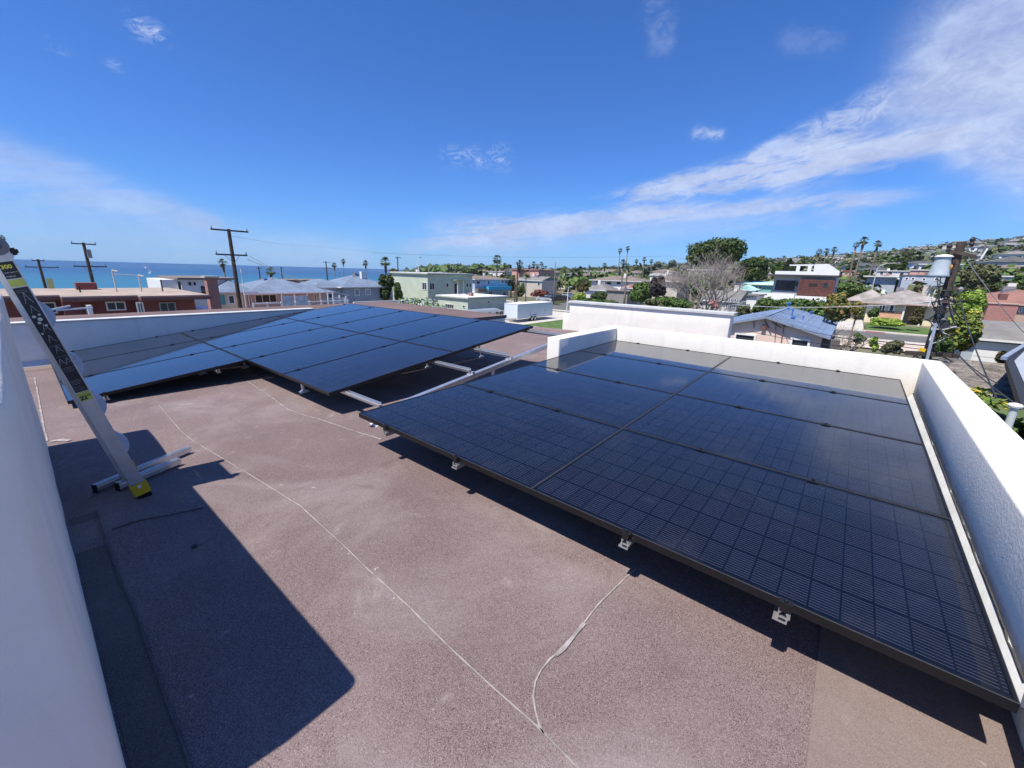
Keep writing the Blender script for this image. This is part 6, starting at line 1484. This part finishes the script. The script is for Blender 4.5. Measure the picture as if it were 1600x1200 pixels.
# woods and gardens of the hillside: far-off trees that read as one mass
def scatter_trees(name,n,dlo,dhi,azlo,azhi,size,mt,cards=15,seed=5,clear=10,leafs=.42):
    rs=np.random.default_rng(seed); D=np.sqrt(rs.uniform(dlo**2,dhi**2,n)); D=np.where(rs.random(n)<.45,rs.uniform(dlo,dhi,n),D); az=np.radians(rs.uniform(azlo,azhi,n)); x=D*np.sin(az); y=D*np.cos(az)
    P_=np.array([(a,b_) for a,b_,c_ in placed]); keep=np.ones(n,bool)
    for a,b_ in P_: keep&=((x-a)**2+(y-b_)**2>clear**2)
    keep&=~((np.abs(y-72)<8)|(np.abs(x+50)<7)&(D<160))
    x,y,D=x[keep],y[keep],D[keep]; n=len(x); z=ground(x,y); s=size*rs.uniform(.55,1.45,n)*(1+D/1600)
    c=np.stack([x,y,z+s*.9],1); R=np.stack([s,s,s*rs.uniform(.8,1.25,n)],1)
    N_=n*cards; idx=np.repeat(np.arange(n),cards)
    d=rs.normal(size=(N_,3)); d[:,2]=np.abs(d[:,2])*.9-.25; d/=np.linalg.norm(d,axis=1,keepdims=True)
    p=c[idx]+d*R[idx]*rs.uniform(.55,1,N_)[:,None]
    nr=d+rs.normal(size=(N_,3))*.4; nr/=np.linalg.norm(nr,axis=1,keepdims=True); t_=np.cross(nr,rs.normal(size=(N_,3))); t_/=np.linalg.norm(t_,axis=1,keepdims=True); b_=np.cross(nr,t_)
    q=(s[idx]*leafs*rs.uniform(.6,1.3,N_))[:,None]
    v=np.stack([p-t_*q,p-b_*q,p+t_*q,p+b_*q],1).reshape(-1,3)
    raw(name,fastmesh(name,v,np.arange(N_*4),4,mt),kind='stuff')
scatter_trees('hillside_woods',3600,300,1280,-48,19,3.0,L_olive,30,5,13,.27)
scatter_trees('hillside_woods',4300,260,1280,-50,19,2.8,L_grey,30,6,13,.27)
scatter_trees('hillside_woods',900,300,1290,-40,19,2.8,L_grey,30,7,13,.27)
scatter_trees('hillside_woods',2300,300,1290,-40,19,3.7,L_dark,30,17,13,.27)
scatter_trees('garden_shrubs',900,128,330,-47,17,2.4,L_green,34,8,9,.26)
scatter_trees('garden_shrubs',700,128,330,-47,17,2.1,L_olive,34,9,9,.26)
scatter_trees('shoreline_shrubs',260,120,235,-80,-50,1.6,L_olive,26,10,6,.3)
scatter_trees('coastal_woods',900,700,2500,-54,-40,6,L_green,14,11,6,.45)
# skyline trees one can tell apart
ga=0
for (px_,y0_,y1_,hw,D,mt_,lb) in ((1010,408,432,10,300,L_grey,'leftmost grey gum tree on the skyline left of the umbrella pine'),(1030,404,430,14,310,L_grey,'second grey gum tree on the skyline'),(1052,405,428,13,300,L_grey,'third grey gum tree on the skyline'),(1072,407,430,12,290,L_grey,'grey gum tree next to the umbrella pine'),
    (955,415,430,9,380,L_olive,'low rounded tree on the skyline right of the shaggy palm'),(990,413,430,9,330,L_olive,'olive tree on the skyline below the twin palms'),(945,417,428,8,340,L_green,'green tree under the shaggy skyline palm'),(1060,425,450,14,150,L_green,'green tree left of the umbrella pine base'),(1085,430,458,10,105,L_green,'bright green tree behind the bare tree'),
    (1215,406,430,12,190,L_green,'green tree behind the left end of the modern house'),(1232,402,432,10,185,L_dark,'dark tree behind the roof terrace of the modern house'),(1250,404,428,10,210,L_dark,'dark tree seen between the pergola posts'),(1330,408,430,8,260,L_dark,'dark tree left of the palm pair'),
    (1408,396,440,12,200,L_dark,'tall dark conifer left of the transformer'),(1395,405,430,9,230,L_green,'green tree beside the tall dark conifer'),(1355,420,440,12,180,L_green,'green tree under the tall palms'),(1560,400,430,12,260,L_green,'green tree on the slope right of the pole'),(1560,372,386,6,900,L_dark,'dark tree cresting the hill right of the pole'),
    (1190,418,440,9,180,L_olive,'olive tree above the aqua roof'),(705,424,434,10,260,L_dark,'dark tree peeping over the mint house roof'),(760,424,436,9,240,L_green,'green tree left of the tall fan palm')):
    T('skyline_tree',lb,'tree',px_,y0_,y1_,hw,D,mt_,1500,.0021*D+.25,12,tr=.3)


hz=MB(); hz.box(-2600,2600,-400,2700,-45,105); hb=hz.build('haze',None and M_glass or M_ground,kind='stuff')
hm=bpy.data.materials.new('thin_sea_air'); hm.use_nodes=True; ht_=hm.node_tree; ht_.nodes.clear(); k=N(ht_)
pv=k.node('ShaderNodeVolumePrincipled'); pv.inputs['Color'].default_value=(.80,.90,1,1); pv.inputs['Density'].default_value=.00006
ho=k.node('ShaderNodeOutputMaterial'); ht_.links.new(pv.outputs[0],ho.inputs['Volume']); hb.data.materials.clear(); hb.data.materials.append(hm)

# roof clutter on the nearer houses: vent pipes, small chimneys, skylights
cr_=random.Random(31)
for nm in ('mint_house','mint_garage','blue_house','salmon_house','beige_house','balcony_house','ranch_house','carport','low_grey_house','brown_roof_house','white_gable_cottage','grey_roof_cottage','aqua_house','flat_blue_house','upper_white_house','glazed_blue_house','cream_bungalow','red_roof_house','white_cube_house','clapboard_house','modern_house'):
    t=bpy.data.objects.get(nm)
    if not t: continue
    rf=[c for c in t.children if c.name.split('.')[0] in ('roof','roof_slab')]
    if not rf: continue
    r=rf[0]; vs=[v.co for v in r.data.vertices]; x0,x1=min(v.x for v in vs),max(v.x for v in vs); y0,y1=min(v.y for v in vs),max(v.y for v in vs); z0,z1=min(v.z for v in vs),max(v.z for v in vs)
    for k in range(4):
        x=x0+(x1-x0)*cr_.uniform(.3,.7); y=y0+(y1-y0)*cr_.uniform(.3,.7); m=MB()
        if k==0: m.box(x-.35,x+.35,y-.3,y+.3,z0+.1,z1+.75); m.build('chimney',cr_.choice([M_brick,M_white,M_beige]),t)
        elif k==1: m.box(x-.5,x+.5,y-.4,y+.4,z0+.1,z1+.35); m.build('rooftop_unit',M_ins,t)
        else: m.tube([(x,y,z0),(x,y,z1+.5)],.07,8); m.tube([(x,y,z1+.5),(x,y,z1+.6)],.13,8); m.build('vent_pipe',M_ins,t)
